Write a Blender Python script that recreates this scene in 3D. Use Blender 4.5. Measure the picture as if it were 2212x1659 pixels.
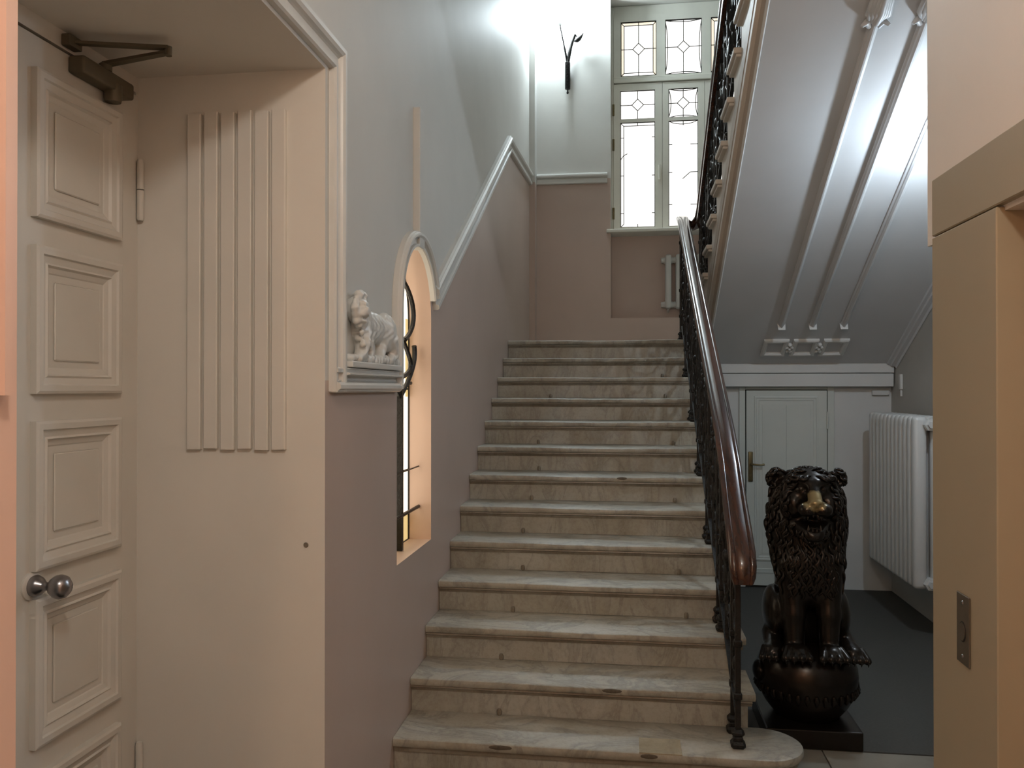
import bpy, bmesh, math, random
import numpy as np
from mathutils import Vector, Matrix
from mathutils.geometry import tessellate_polygon

# ------------------------------------------------------------------ camera, world, exposure
scene = bpy.context.scene
col = scene.collection
for o in list(bpy.data.objects):
    bpy.data.objects.remove(o)

IMW, IMH, FPX = 2212.0, 1659.0, 1800.0
YAW = math.atan(248.0 / FPX)
PITCH = math.atan(9.5 / FPX)
EYE = 1.663
cam_data = bpy.data.cameras.new('camera')
cam_data.sensor_fit = 'HORIZONTAL'
cam_data.sensor_width = 36.0
cam_data.lens = 36.0 * FPX / IMW
cam_data.clip_start = 0.02
cam = bpy.data.objects.new('camera', cam_data)
col.objects.link(cam)
cam.location = (0, 0, EYE)
cam.rotation_euler = (math.pi / 2 + PITCH, 0, YAW)
scene.camera = cam

world = bpy.data.worlds.new('world')
scene.world = world
world.use_nodes = True
world.node_tree.nodes['Background'].inputs[0].default_value = (0.8, 0.87, 1.0, 1)
world.node_tree.nodes['Background'].inputs[1].default_value = 0.05

scene.view_settings.view_transform = 'Standard'
scene.view_settings.look = 'None'
scene.view_settings.gamma = 1.0
scene.view_settings.use_curve_mapping = False
scene.view_settings.exposure = 0.0

# brightness of everything that gives off light (the lamps themselves are built below)
E_WINDOW = 1.4
E_ARCH = 1.7
E_SCONCE = 355.0
E_SCONCE_R = 630.0
E_HALL_AMBER = 72.0
E_HALL_MAIN = 118.0

# ------------------------------------------------------------------ materials
def mat(name, color, rough=0.6, metal=0.0, var=0.0, vscale=6.0, bump=0.0, bscale=60.0, spec=0.5,
        color2=None, emit=None, estr=0.0, coat=0.0):
    m = bpy.data.materials.new(name)
    m.use_nodes = True
    nt = m.node_tree
    b = nt.nodes['Principled BSDF']
    b.inputs['Base Color'].default_value = (*color, 1)
    b.inputs['Roughness'].default_value = rough
    b.inputs['Metallic'].default_value = metal
    b.inputs['Specular IOR Level'].default_value = spec
    b.inputs['Coat Weight'].default_value = coat
    tc = nt.nodes.new('ShaderNodeTexCoord')
    if var > 0 or color2:
        n = nt.nodes.new('ShaderNodeTexNoise')
        n.inputs['Scale'].default_value = vscale
        n.inputs['Detail'].default_value = 5
        nt.links.new(tc.outputs['Object'], n.inputs['Vector'])
        r = nt.nodes.new('ShaderNodeValToRGB')
        r.color_ramp.elements[0].position = 0.3
        r.color_ramp.elements[1].position = 0.7
        c2 = color2 or tuple(c * (1 - var) for c in color)
        r.color_ramp.elements[0].color = (*c2, 1)
        r.color_ramp.elements[1].color = (*color, 1)
        nt.links.new(n.outputs['Fac'], r.inputs['Fac'])
        nt.links.new(r.outputs['Color'], b.inputs['Base Color'])
    if bump > 0:
        n2 = nt.nodes.new('ShaderNodeTexNoise')
        n2.inputs['Scale'].default_value = bscale
        n2.inputs['Detail'].default_value = 4
        nt.links.new(tc.outputs['Object'], n2.inputs['Vector'])
        bp = nt.nodes.new('ShaderNodeBump')
        bp.inputs['Strength'].default_value = bump
        bp.inputs['Distance'].default_value = 0.01
        nt.links.new(n2.outputs['Fac'], bp.inputs['Height'])
        nt.links.new(bp.outputs['Normal'], b.inputs['Normal'])
    if emit:
        b.inputs['Emission Color'].default_value = (*emit, 1)
        b.inputs['Emission Strength'].default_value = estr
    return m

def marble(name, base, vein, dirt, rot=0.6, scale=1.0, seed=0.0, veinf=0.7, rough=0.34, st=(2.2, 0.8, 0.55)):
    m = bpy.data.materials.new(name)
    m.use_nodes = True
    nt = m.node_tree
    b = nt.nodes['Principled BSDF']
    tc = nt.nodes.new('ShaderNodeTexCoord')
    def mapping(rotv, sc, loc=(0, 0, 0)):
        mp = nt.nodes.new('ShaderNodeMapping')
        mp.inputs['Rotation'].default_value = rotv
        mp.inputs['Scale'].default_value = sc
        mp.inputs['Location'].default_value = loc
        nt.links.new(tc.outputs['Object'], mp.inputs['Vector'])
        return mp
    def noise(mp, sc, det, rough, dist=0.0):
        n = nt.nodes.new('ShaderNodeTexNoise')
        n.inputs['Scale'].default_value = sc
        n.inputs['Detail'].default_value = det
        n.inputs['Roughness'].default_value = rough
        n.inputs['Distortion'].default_value = dist
        nt.links.new(mp.outputs['Vector'], n.inputs['Vector'])
        return n
    def ramp(src, stops):
        r = nt.nodes.new('ShaderNodeValToRGB')
        els = r.color_ramp.elements
        while len(els) < len(stops): els.new(0.5)
        for e, (p, c) in zip(els, stops):
            e.position = p; e.color = (*c, 1)
        nt.links.new(src.outputs['Fac'], r.inputs['Fac'])
        return r
    def mul(a, bb, f):
        mx = nt.nodes.new('ShaderNodeMix'); mx.data_type = 'RGBA'; mx.blend_type = 'MULTIPLY'
        mx.inputs[0].default_value = f
        nt.links.new(a, mx.inputs[6]); nt.links.new(bb, mx.inputs[7])
        return mx.outputs[2]
    # long streaky veins running diagonally, thin lines where the noise crosses its middle
    mp1 = mapping((0.2, rot, 0.35), tuple(q * scale for q in st), (seed, 0.3, 0.1))
    n1 = noise(mp1, 1.7, 7, 0.62, 1.1)
    w = (1, 1, 1)
    vein_f = tuple(v / bs for v, bs in zip(vein, base))
    r1 = ramp(n1, [(0.445, w), (0.485, vein_f), (0.505, tuple(0.45 + 0.55 * q for q in vein_f)), (0.58, w)])
    # broad cloudy shading
    mp2 = mapping((0, rot * 0.5, 0.2), (1.0, 1.0, 1.0), (0, seed, 0))
    n2 = noise(mp2, 2.6, 6, 0.6, 0.4)
    r2 = ramp(n2, [(0.32, dirt), (0.62, w)])
    # worn speckle and grime
    n3 = noise(mp2, 55, 5, 0.7)
    r3 = ramp(n3, [(0.36, (0.80, 0.77, 0.72)), (0.55, w)])
    rgb = nt.nodes.new('ShaderNodeRGB'); rgb.outputs[0].default_value = (*base, 1)
    c = mul(rgb.outputs[0], r1.outputs['Color'], veinf)
    c = mul(c, r2.outputs['Color'], 0.8)
    c = mul(c, r3.outputs['Color'], 0.6)
    nt.links.new(c, b.inputs['Base Color'])
    b.inputs['Roughness'].default_value = rough
    bp = nt.nodes.new('ShaderNodeBump')
    bp.inputs['Strength'].default_value = 0.10
    bp.inputs['Distance'].default_value = 0.006
    nt.links.new(n2.outputs['Fac'], bp.inputs['Height'])
    nt.links.new(bp.outputs['Normal'], b.inputs['Normal'])
    return m

M = {}
M['white'] = mat('white_paint', (0.66, 0.655, 0.62), 0.58, var=0.10, vscale=1.6, bump=0.10, bscale=9)
M['pink'] = mat('pink_paint', (0.56, 0.445, 0.385), 0.42, var=0.08, vscale=1.8, bump=0.10, bscale=9)
M['lamplit_pink'] = mat('lamplit_pink_paint', (0.80, 0.53, 0.41), 0.45, var=0.06, vscale=3)  # pink paint with the warm lamplight tint put into its colour
M['trim'] = mat('trim_paint', (0.70, 0.70, 0.67), 0.33, var=0.05, vscale=8)
M['door'] = mat('door_paint', (0.66, 0.625, 0.565), 0.45, var=0.07, vscale=3, bump=0.06, bscale=25)
M['reveal'] = mat('reveal_paint', (0.76, 0.72, 0.655), 0.5, var=0.08, vscale=2, bump=0.08, bscale=14)
M['archreveal'] = mat('arch_reveal_paint', (0.66, 0.48, 0.38), 0.45, var=0.06, vscale=4)
M['soffit'] = mat('soffit_paint', (0.62, 0.625, 0.625), 0.42, var=0.10, vscale=1.4, bump=0.05, bscale=8)
M['stringer'] = mat('stringer_paint', (0.66, 0.60, 0.52), 0.5, var=0.08, vscale=4)
M['stringer_band'] = mat('stringer_band_paint', (0.46, 0.39, 0.32), 0.5, var=0.08, vscale=4)
M['understair'] = mat('understair_wall_paint', (0.67, 0.68, 0.66), 0.5, var=0.10, vscale=2.2, bump=0.06, bscale=10)
M['rightwall'] = mat('right_wall_paint', (0.50, 0.48, 0.43), 0.5, var=0.14, vscale=2.2, bump=0.08, bscale=10)
M['smalldoor'] = mat('small_door_paint', (0.62, 0.655, 0.61), 0.45, var=0.06, vscale=3)
M['pier'] = mat('pier_paint', (0.86, 0.78, 0.695), 0.55, var=0.05, vscale=2, bump=0.05, bscale=20)
M['lift'] = mat('lift_beige_metal', (0.41, 0.345, 0.235), 0.45, var=0.04, vscale=3, bump=0.03, bscale=220)
M['liftdoor'] = mat('lift_door_metal', (0.42, 0.30, 0.20), 0.4, var=0.05, vscale=3)
M['gap'] = mat('dark_gap', (0.02, 0.018, 0.015), 0.8)
M['marble_tread'] = marble('marble_tread', (0.425, 0.405, 0.345), (0.20, 0.195, 0.175), (0.76, 0.72, 0.66), 0.9, 1.0, 0.0, 0.6, 0.44, (1.5, 2.8, 1.0))
M['marble_riser'] = marble('marble_riser', (0.43, 0.425, 0.375), (0.19, 0.18, 0.16), (0.72, 0.68, 0.61), 0.8, 1.7, 3.0, 0.42, 0.36, (2.0, 1.0, 0.7))
M['marble_mould'] = marble('marble_mould', (0.30, 0.275, 0.225), (0.22, 0.19, 0.15), (0.6, 0.52, 0.42), 0.4)
M['marble_patch'] = marble('marble_patch', (0.42, 0.36, 0.25), (0.33, 0.28, 0.2), (0.8, 0.75, 0.66), 1.4)
M['chip'] = mat('broken_marble_edge', (0.13, 0.105, 0.075), 0.85, var=0.4, vscale=60)
M['stone'] = mat('floor_stone', (0.29, 0.27, 0.225), 0.35, var=0.25, vscale=5, bump=0.04)
M['carpet'] = mat('grey_linoleum', (0.068, 0.066, 0.058), 0.75, var=0.18, vscale=90, bump=0.05, bscale=200)
M['iron'] = mat('black_iron', (0.022, 0.020, 0.018), 0.42, metal=0.5, var=0.4, vscale=40, bump=0.35, bscale=120)
M['wood'] = None
M['bronze'] = None
M['steel'] = mat('dull_steel', (0.34, 0.33, 0.34), 0.28, metal=1.0, var=0.2, vscale=20)
M['closer'] = mat('closer_enamel', (0.14, 0.115, 0.075), 0.5, metal=0.3, var=0.15, vscale=20)
M['brass'] = mat('aged_brass', (0.20, 0.16, 0.08), 0.4, metal=0.8, var=0.3, vscale=20)
M['radiator'] = mat('radiator_enamel', (0.66, 0.67, 0.65), 0.3, var=0.04, vscale=10)
M['winframe'] = mat('window_paint', (0.80, 0.80, 0.72), 0.42, var=0.06, vscale=6)
M['lead'] = mat('lead_came', (0.03, 0.028, 0.025), 0.6, metal=0.3)
M['pane'] = mat('daylit_frosted_glass', (0.8, 0.8, 0.8), 0.5, emit=(1.0, 0.98, 0.93), estr=E_WINDOW)
M['pane_amber'] = mat('daylit_amber_glass', (0.8, 0.7, 0.5), 0.5, emit=(1.0, 0.90, 0.74), estr=E_WINDOW * 0.62)
M['pane_rose'] = mat('daylit_rose_glass', (0.8, 0.7, 0.65), 0.5, emit=(1.0, 0.86, 0.78), estr=E_WINDOW * 0.3)
M['arch_pane'] = mat('lit_opal_glass', (0.8, 0.75, 0.65), 0.5, emit=(1.0, 0.86, 0.66), estr=E_ARCH)
M['arch_yellow'] = mat('lit_yellow_glass', (0.8, 0.7, 0.4), 0.5, emit=(1.0, 0.72, 0.30), estr=E_ARCH * 0.35)
M['globe'] = mat('lit_lamp_glass', (0.9, 0.9, 0.9), 0.3, emit=(0.80, 0.93, 1.0), estr=E_SCONCE)
M['globe_r'] = mat('lit_lamp_glass_cool', (0.9, 0.9, 0.9), 0.3, emit=(0.74, 0.87, 1.0), estr=E_SCONCE_R)
M['globe_hall'] = mat('lit_hall_glass', (0.9, 0.9, 0.9), 0.3, emit=(1.0, 0.62, 0.36), estr=E_HALL_AMBER)
M['globe_warm'] = mat('lit_warm_glass', (0.9, 0.85, 0.8), 0.3, emit=(1.0, 0.955, 0.875), estr=E_HALL_MAIN)
M['plug'] = mat('grey_plug', (0.16, 0.14, 0.11), 0.7)
M['bone'] = mat('bronze_tooth', (0.09, 0.07, 0.05), 0.35, metal=0.6)

def wood_material():
    m = bpy.data.materials.new('mahogany_varnish')
    m.use_nodes = True
    nt = m.node_tree
    b = nt.nodes['Principled BSDF']
    tc = nt.nodes.new('ShaderNodeTexCoord')
    mp = nt.nodes.new('ShaderNodeMapping')
    mp.inputs['Rotation'].default_value = (-0.498, 0, 0)
    nt.links.new(tc.outputs['Object'], mp.inputs['Vector'])
    mps = nt.nodes.new('ShaderNodeMapping')
    mps.inputs['Scale'].default_value = (45, 1.6, 45)
    nt.links.new(mp.outputs['Vector'], mps.inputs['Vector'])
    mp = mps
    n = nt.nodes.new('ShaderNodeTexNoise')
    n.inputs['Scale'].default_value = 1.0
    n.inputs['Detail'].default_value = 5
    nt.links.new(mp.outputs['Vector'], n.inputs['Vector'])
    r = nt.nodes.new('ShaderNodeValToRGB')
    r.color_ramp.elements[0].position = 0.3
    r.color_ramp.elements[0].color = (0.022, 0.008, 0.005, 1)
    r.color_ramp.elements[1].position = 0.75
    r.color_ramp.elements[1].color = (0.085, 0.030, 0.014, 1)
    nt.links.new(n.outputs['Fac'], r.inputs['Fac'])
    nt.links.new(r.outputs['Color'], b.inputs['Base Color'])
    b.inputs['Roughness'].default_value = 0.24
    b.inputs['Coat Weight'].default_value = 0.5
    b.inputs['Coat Roughness'].default_value = 0.12
    return m
M['wood'] = wood_material()

def bronze_material():
    # dark patina; the muzzle is rubbed bright (a worn patch with its own outline)
    m = bpy.data.materials.new('dark_patinated_bronze')
    m.use_nodes = True
    nt = m.node_tree
    b = nt.nodes['Principled BSDF']
    tc = nt.nodes.new('ShaderNodeTexCoord')
    mp = nt.nodes.new('ShaderNodeMapping')
    mp.inputs['Location'].default_value = (0.018 / 0.085, 0.265 / 0.085, -1.150 / 0.072)
    mp.inputs['Scale'].default_value = (1 / 0.085, 1 / 0.085, 1 / 0.072)
    nt.links.new(tc.outputs['Object'], mp.inputs['Vector'])
    ln = nt.nodes.new('ShaderNodeVectorMath')
    ln.operation = 'LENGTH'
    nt.links.new(mp.outputs['Vector'], ln.inputs[0])
    n = nt.nodes.new('ShaderNodeTexNoise')
    n.inputs['Scale'].default_value = 40
    nt.links.new(tc.outputs['Object'], n.inputs['Vector'])
    ad = nt.nodes.new('ShaderNodeMath')
    ad.operation = 'MULTIPLY_ADD'
    nt.links.new(n.outputs['Fac'], ad.inputs[0])
    ad.inputs[1].default_value = 0.5
    nt.links.new(ln.outputs['Value'], ad.inputs[2])
    r = nt.nodes.new('ShaderNodeValToRGB')
    r.color_ramp.elements[0].position = 0.75
    r.color_ramp.elements[0].color = (0.34, 0.26, 0.13, 1)
    r.color_ramp.elements[1].position = 1.25 / 1.0 if False else 0.98
    r.color_ramp.elements[1].color = (0.020, 0.015, 0.011, 1)
    nt.links.new(ad.outputs[0], r.inputs['Fac'])
    nt.links.new(r.outputs['Color'], b.inputs['Base Color'])
    b.inputs['Metallic'].default_value = 0.55
    b.inputs['Roughness'].default_value = 0.27
    return m
M['bronze'] = bronze_material()

# ------------------------------------------------------------------ mesh helpers
class MB:
    """collects shapes in world metres and links them as one mesh object"""
    def __init__(self):
        self.v = []; self.f = []; self.mi = []; self.cur = 0
    def add(self, vs, fs):
        k = len(self.v)
        self.v += [tuple(p) for p in vs]
        self.f += [tuple(i + k for i in f) for f in fs]
        self.mi += [self.cur] * len(fs)
        return self
    def box(self, x0, x1, y0, y1, z0, z1):
        vs = [(x0,y0,z0),(x1,y0,z0),(x1,y1,z0),(x0,y1,z0),(x0,y0,z1),(x1,y0,z1),(x1,y1,z1),(x0,y1,z1)]
        fs = [(0,3,2,1),(4,5,6,7),(0,1,5,4),(1,2,6,5),(2,3,7,6),(3,0,4,7)]
        return self.add(vs, fs)
    def bbox(self, x0, x1, y0, y1, z0, z1, b=0.004, seg=2):
        bm = bmesh.new()
        bmesh.ops.create_cube(bm, size=1.0)
        for v in bm.verts:
            v.co = Vector(((x0+x1)/2 + v.co.x*(x1-x0), (y0+y1)/2 + v.co.y*(y1-y0), (z0+z1)/2 + v.co.z*(z1-z0)))
        bmesh.ops.bevel(bm, geom=bm.edges[:], offset=b, segments=seg, affect='EDGES', profile=0.5)
        self.addbm(bm)
        return self
    def addbm(self, bm, mtx=None):
        bm.verts.index_update()
        vs = [(mtx @ v.co if mtx else v.co).copy() for v in bm.verts]
        fs = [tuple(v.index for v in f.verts) for f in bm.faces]
        bm.free()
        return self.add(vs, fs)
    def prism(self, poly, axis, a0, a1):
        """poly: list of 2D points; axis 'x': (y,z); 'y': (x,z); 'z': (x,y)"""
        def P(p, a):
            if axis == 'x': return (a, p[0], p[1])
            if axis == 'y': return (p[0], a, p[1])
            return (p[0], p[1], a)
        n = len(poly)
        tri = tessellate_polygon([[Vector((p[0], p[1], 0)) for p in poly]])
        vs = [P(p, a0) for p in poly] + [P(p, a1) for p in poly]
        fs = [tuple(t) for t in tri] + [tuple(i + n for i in reversed(t)) for t in tri]
        fs += [(i, (i+1) % n, (i+1) % n + n, i + n) for i in range(n)]
        return self.add(vs, fs)
    def tube(self, pts, r, seg=8, closed=False, cap=True, twist=0.0, square=False):
        pts = [Vector(p) for p in pts]
        n = len(pts)
        rs = r if isinstance(r, (list, tuple)) else [r] * n
        ref = None
        vs = []
        for i, p in enumerate(pts):
            if closed:
                t = pts[(i+1) % n] - pts[i-1]
            else:
                t = pts[min(i+1, n-1)] - pts[max(i-1, 0)]
            if t.length < 1e-9: t = Vector((0,0,1))
            t.normalize()
            if ref is None:
                ref = Vector((1,0,0)) if abs(t.x) < 0.9 else Vector((0,1,0))
            u = ref - t * ref.dot(t)
            if u.length < 1e-6:
                u = Vector((0,1,0)) - t * t.y
            u.normalize()
            w = t.cross(u)
            ref = u
            for k in range(seg):
                a = 2*math.pi*k/seg + twist*i + (math.pi/4 if seg == 4 else 0)
                vs.append(p + (u*math.cos(a) + w*math.sin(a)) * rs[i])
        fs = []
        m = n if closed else n-1
        for i in range(m):
            j = (i+1) % n
            for k in range(seg):
                k2 = (k+1) % seg
                fs.append((i*seg+k, i*seg+k2, j*seg+k2, j*seg+k))
        if cap and not closed:
            fs.append(tuple(range(seg))[::-1])
            fs.append(tuple((n-1)*seg + k for k in range(seg)))
        return self.add(vs, fs)
    def lathe(self, prof, c=(0,0,0), seg=24, axis='z'):
        """prof: list (r, h)"""
        vs = []; fs = []
        n = len(prof)
        for k in range(seg):
            a = 2*math.pi*k/seg
            for (r, h) in prof:
                x, y = r*math.cos(a), r*math.sin(a)
                if axis == 'z': vs.append((c[0]+x, c[1]+y, c[2]+h))
                elif axis == 'x': vs.append((c[0]+h, c[1]+x, c[2]+y))
                else: vs.append((c[0]+x, c[1]+h, c[2]-y))
        for k in range(seg):
            k2 = (k+1) % seg
            for i in range(n-1):
                fs.append((k*n+i, k2*n+i, k2*n+i+1, k*n+i+1))
        return self.add(vs, fs)
    def ell(self, c, r, seg=12, rings=8, rot=None):
        bm = bmesh.new()
        bmesh.ops.create_uvsphere(bm, u_segments=seg, v_segments=rings, radius=1.0)
        mtx = Matrix.Translation(Vector(c)) @ (rot.to_4x4() if rot else Matrix.Identity(4)) @ Matrix.Diagonal((*r, 1))
        return self.addbm(bm, mtx)
    def sweep(self, path, prof, frame, closed=False):
        """path: 2D points in the wall frame (O,U,V,N); prof: (s across, h out of wall)"""
        O, U, V, N = [Vector(q) for q in frame]
        n = len(path)
        pts = [Vector((p[0], p[1])) for p in path]
        vs = []
        for i in range(n):
            if closed:
                d0 = (pts[i] - pts[i-1]).normalized(); d1 = (pts[(i+1) % n] - pts[i]).normalized()
            else:
                d0 = (pts[i] - pts[i-1]).normalized() if i > 0 else (pts[1] - pts[0]).normalized()
                d1 = (pts[i+1] - pts[i]).normalized() if i < n-1 else d0
            n0 = Vector((-d0.y, d0.x)); n1 = Vector((-d1.y, d1.x))
            m = n0 + n1
            if m.length < 1e-6: m = n0
            m.normalize()
            k = 1.0 / max(0.35, m.dot(n0))
            for (s, h) in prof:
                q = pts[i] + m * (s * k)
                vs.append(O + U*q.x + V*q.y + N*h)
        fs = []
        np_ = len(prof)
        for i in range(n if closed else n-1):
            j = (i+1) % n
            for a in range(np_ - 1):
                fs.append((i*np_+a, j*np_+a, j*np_+a+1, i*np_+a+1))
        if not closed:
            fs.append(tuple(range(np_))); fs.append(tuple((n-1)*np_ + a for a in range(np_))[::-1])
        return self.add(vs, fs)
    def build(self, name, material, parent=None, smooth=False, angle=None, recalc=True):
        me = bpy.data.meshes.new(name)
        me.from_pydata([tuple(p) for p in self.v], [], self.f)
        mats = material if isinstance(material, (list, tuple)) else [material]
        for m in mats: me.materials.append(M[m])
        if len(mats) > 1:
            me.polygons.foreach_set('material_index', self.mi)
        if recalc:
            bm = bmesh.new(); bm.from_mesh(me)
            bmesh.ops.recalc_face_normals(bm, faces=bm.faces[:])
            bm.to_mesh(me); bm.free()
        if smooth:
            me.polygons.foreach_set('use_smooth', [True] * len(me.polygons))
            me.set_sharp_from_angle(angle=math.radians(angle if angle else 40))
        me.update()
        o = bpy.data.objects.new(name, me)
        col.objects.link(o)
        if parent is not None: adopt(o, parent)
        return o

def adopt(o, p):
    o.parent = p
    o.matrix_parent_inverse = world_of(p).inverted()

def world_of(o):
    m = o.matrix_basis.copy()
    if o.parent is not None:
        m = world_of(o.parent) @ o.matrix_parent_inverse @ m
    return m

def tag(o, label=None, cat=None, group=None, kind=None):
    if label: o['label'] = label
    if cat: o['category'] = cat
    if group: o['group'] = group
    if kind: o['kind'] = kind
    return o

def empty(name, loc, label, cat, group=None, kind=None):
    o = bpy.data.objects.new(name, None)
    o.empty_display_size = 0.1
    col.objects.link(o)
    o.location = loc
    return tag(o, label, cat, group, kind)

def shared(src, name, parent, mtx):
    """another object with the same mesh data; mtx is its world matrix relative to src geometry"""
    o = bpy.data.objects.new(name, src.data)
    col.objects.link(o)
    o.matrix_basis = mtx
    if parent is not None: adopt(o, parent)
    return o

T = Matrix.Translation

# ------------------------------------------------------------------ key dimensions (metres)
XL = -1.0            # left stair wall
XR = 2.15            # right wall
YB = 8.75            # back wall of the landing
ZTOP = 6.7
HALLC = 3.95         # hall ceiling
TREAD, RISE = 0.2925, 0.159
Y1 = 3.484           # first nosing
LAND = RISE * 13     # landing level 2.067
NY0, NY1, NZ = 1.254, 2.676, 2.736     # door niche in the left wall
XD = -1.67           # door plane
WY0, WY1, WZ0, WC, WS, WR = 3.555, 4.20, 0.886, 3.8775, 2.0135, 0.3225   # arched window
XP = 0.92            # lift wall plane
YP = 2.72            # its far end
USX, UST = 0.61, 0.57      # upper flight: stringer face, tread ends
UY3, UT = 6.80, 0.313      # nosing of its third step, going
def soff_z(y): return 1.883 + 0.52 * (7.05 - y)

# ------------------------------------------------------------------ the setting
# floor: stone slabs in the hall, grey covering beyond
fl = MB().box(-1.75, 2.2, -3.0, 7.3, -0.12, -0.012).build('floor', 'gap')
tag(fl, 'floor of the stair hall with pale stone slabs in front', 'floor', kind='structure')
slab0 = None
ys = [4.0 - 0.6 * i for i in range(12)]
xs = [-1.0 + 0.63 * i for i in range(6)]
for i, y in enumerate(ys):
    for j, x in enumerate(xs):
        if x > XP and y < 2.6: continue
        off = 0.0
        if slab0 is None:
            slab0 = MB().bbox(0, 0.625, -0.595, 0, -0.02, 0.0, 0.002, 1).build('stone_slab', 'stone', fl)
            slab0.matrix_basis = T((x + off, y, 0)); slab0.matrix_parent_inverse = Matrix.Identity(4)
        else:
            shared(slab0, 'stone_slab', fl, T((x + off, y, 0)))
o = MB().bbox(0.53, XR, 4.005, 7.2, -0.02, 0.003, 0.001, 1).build('floor_covering', 'carpet', fl)
tag(o, 'dark grey floor covering under the stairs')

# left wall: pink dado below the moulding, white above
arc = [(WC + 0.365 * math.cos(math.radians(a)), WS + 0.365 * math.sin(math.radians(a))) for a in range(180, 16, -8)]
low_r = [(NY1, 0), (YB, 0), (YB, 3.83), (7.01, 3.735)] + list(reversed(arc)) + [(3.5125, 1.69), (NY1, 1.69)]
hole = [(WY0, WZ0), (WY1, WZ0)] + [(WC + WR * math.cos(math.radians(a)), WS + WR * math.sin(math.radians(a))) for a in range(0, 181, 10)]
up = [(-3, 1.69), (NY0, 1.69), (NY0, NZ), (NY1, NZ), (NY1, 1.69), (3.5125, 1.69)] + arc + [(7.01, 3.735), (YB, 3.83), (YB, ZTOP), (-3, ZTOP)]
wl = MB()
def flat(mb, loops, x):
    tri = tessellate_polygon([[Vector((p[0], p[1], 0)) for p in lp] for lp in loops])
    vs = [(x, p[0], p[1]) for lp in loops for p in lp]
    mb.add(vs, [tuple(t) for t in tri])
wl.cur = 0
up_far = [(NY0 + 0.0, NZ), (NY1, NZ)] + up[4:-1] + [(NY0, ZTOP)]
flat(wl, [up_far], XL)
wl.cur = 2; flat(wl, [[(-3, 1.69), (NY0, 1.69), (NY0, ZTOP), (-3, ZTOP)]], XL)  # near stretch of wall, its warm lamplight painted into the colour
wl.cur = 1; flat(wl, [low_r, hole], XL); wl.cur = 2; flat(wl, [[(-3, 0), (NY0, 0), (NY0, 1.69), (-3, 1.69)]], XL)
wlo = wl.build('wall_left', ['white', 'pink', 'lamplit_pink'], recalc=False)
tag(wlo, 'left stair wall, white above and dull pink below the moulding', 'wall', kind='structure')
# niche of the double door
nb = MB()
nb.add([(XL, NY1, 0), (XD - 0.06, NY1, 0), (XD - 0.06, NY1, NZ), (XL, NY1, NZ)], [(0, 1, 2, 3)])
nb.add([(XL, NY0, 0), (XD - 0.06, NY0, 0), (XD - 0.06, NY0, NZ), (XL, NY0, NZ)], [(0, 1, 2, 3)])
nb.add([(XL, NY0, NZ), (XL, NY1, NZ), (XD - 0.06, NY1, NZ), (XD - 0.06, NY0, NZ)], [(0, 1, 2, 3)])
nb.add([(XD - 0.06, NY0, 0), (XD - 0.06, NY1, 0), (XD - 0.06, NY1, NZ), (XD - 0.06, NY0, NZ)], [(0, 1, 2, 3)])
niche = nb.build('wall_niche', 'reveal', recalc=False)
tag(niche, 'deep cream reveal and soffit of the doorway niche in the left wall', 'wall', kind='structure')
# six raised vertical reeds on the far cheek of the niche
fr_far = ((0, NY1, 0), (-1, 0, 0), (0, 0, 1), (0, -1, 0))
reed0 = None
for i in range(6):
    x = -1.132 - 0.0605 * i
    if reed0 is None:
        reed0 = MB().sweep([(0, 1.458), (0, 2.60)], [(-0.0260, 0), (-0.0255, 0.014), (-0.0225, 0.017), (0.0205, 0.017), (0.0235, 0.013), (0.0240, 0)],
                           ((0, NY1, 0), (1, 0, 0), (0, 0, 1), (0, -1, 0))).build('reed', 'reveal', niche)
        reed0.matrix_basis = T((x - 0.028, 0, 0)); reed0.matrix_parent_inverse = Matrix.Identity(4)
    else:
        shared(reed0, 'reed', niche, T((x - 0.028, 0, 0.002 * (-1) ** i)))
tag(MB().lathe([(0, -0.004), (0.007, -0.004), (0.009, 0)], (-1.066, NY1, 1.138), 12, 'y').build('screw_plug', 'plug', niche), 'small dark screw plug')

# window reveal of the arched window
rv = MB()
loop = [(WY0, WZ0), (WY1, WZ0)] + [(WC + WR * math.cos(math.radians(a)), WS + WR * math.sin(math.radians(a))) for a in range(0, 181, 6)]
n = len(loop)
rv.add([(XL, p[0], p[1]) for p in loop] + [(XL - 0.13, p[0], p[1]) for p in loop], [(i, (i+1) % n, (i+1) % n + n, i + n) for i in range(n)])
w2 = rv.build('window_2', 'archreveal', smooth=True, angle=30, recalc=False)
tag(w2, 'tall narrow arched window glowing warm in the left wall', 'window', kind='structure')

# back wall with the window recess
bwm = MB()
BX0, BX1, BZ0, BZ1 = -0.165, 1.36, 2.396, 5.73
def yplane(mb, x0, x1, z0, z1, y): mb.add([(x0, y, z0), (x1, y, z0), (x1, y, z1), (x0, y, z1)], [(0, 1, 2, 3)])
bwm.cur = 1
yplane(bwm, XL, BX0, 0, 3.86, YB); yplane(bwm, BX1, XR, 0, 3.86, YB); yplane(bwm, BX0, BX1, 0, BZ0, YB)
YN = 8.95
yplane(bwm, BX0, BX1, BZ0, 3.28, YN)
bwm.add([(BX0, YB, BZ0), (BX1, YB, BZ0), (BX1, YN, BZ0), (BX0, YN, BZ0)], [(0, 1, 2, 3)])
for x in (BX0, BX1): bwm.add([(x, YB, BZ0), (x, YN, BZ0), (x, YN, 3.28), (x, YB, 3.28)], [(0, 1, 2, 3)])
bwm.cur = 0
yplane(bwm, XL, BX0, 3.86, ZTOP, YB); yplane(bwm, BX1, XR, 3.86, ZTOP, YB); yplane(bwm, BX0, BX1, BZ1, ZTOP, YB)
yplane(bwm, BX0, BX1, 3.28, BZ1, YN + 0.03)
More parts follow.
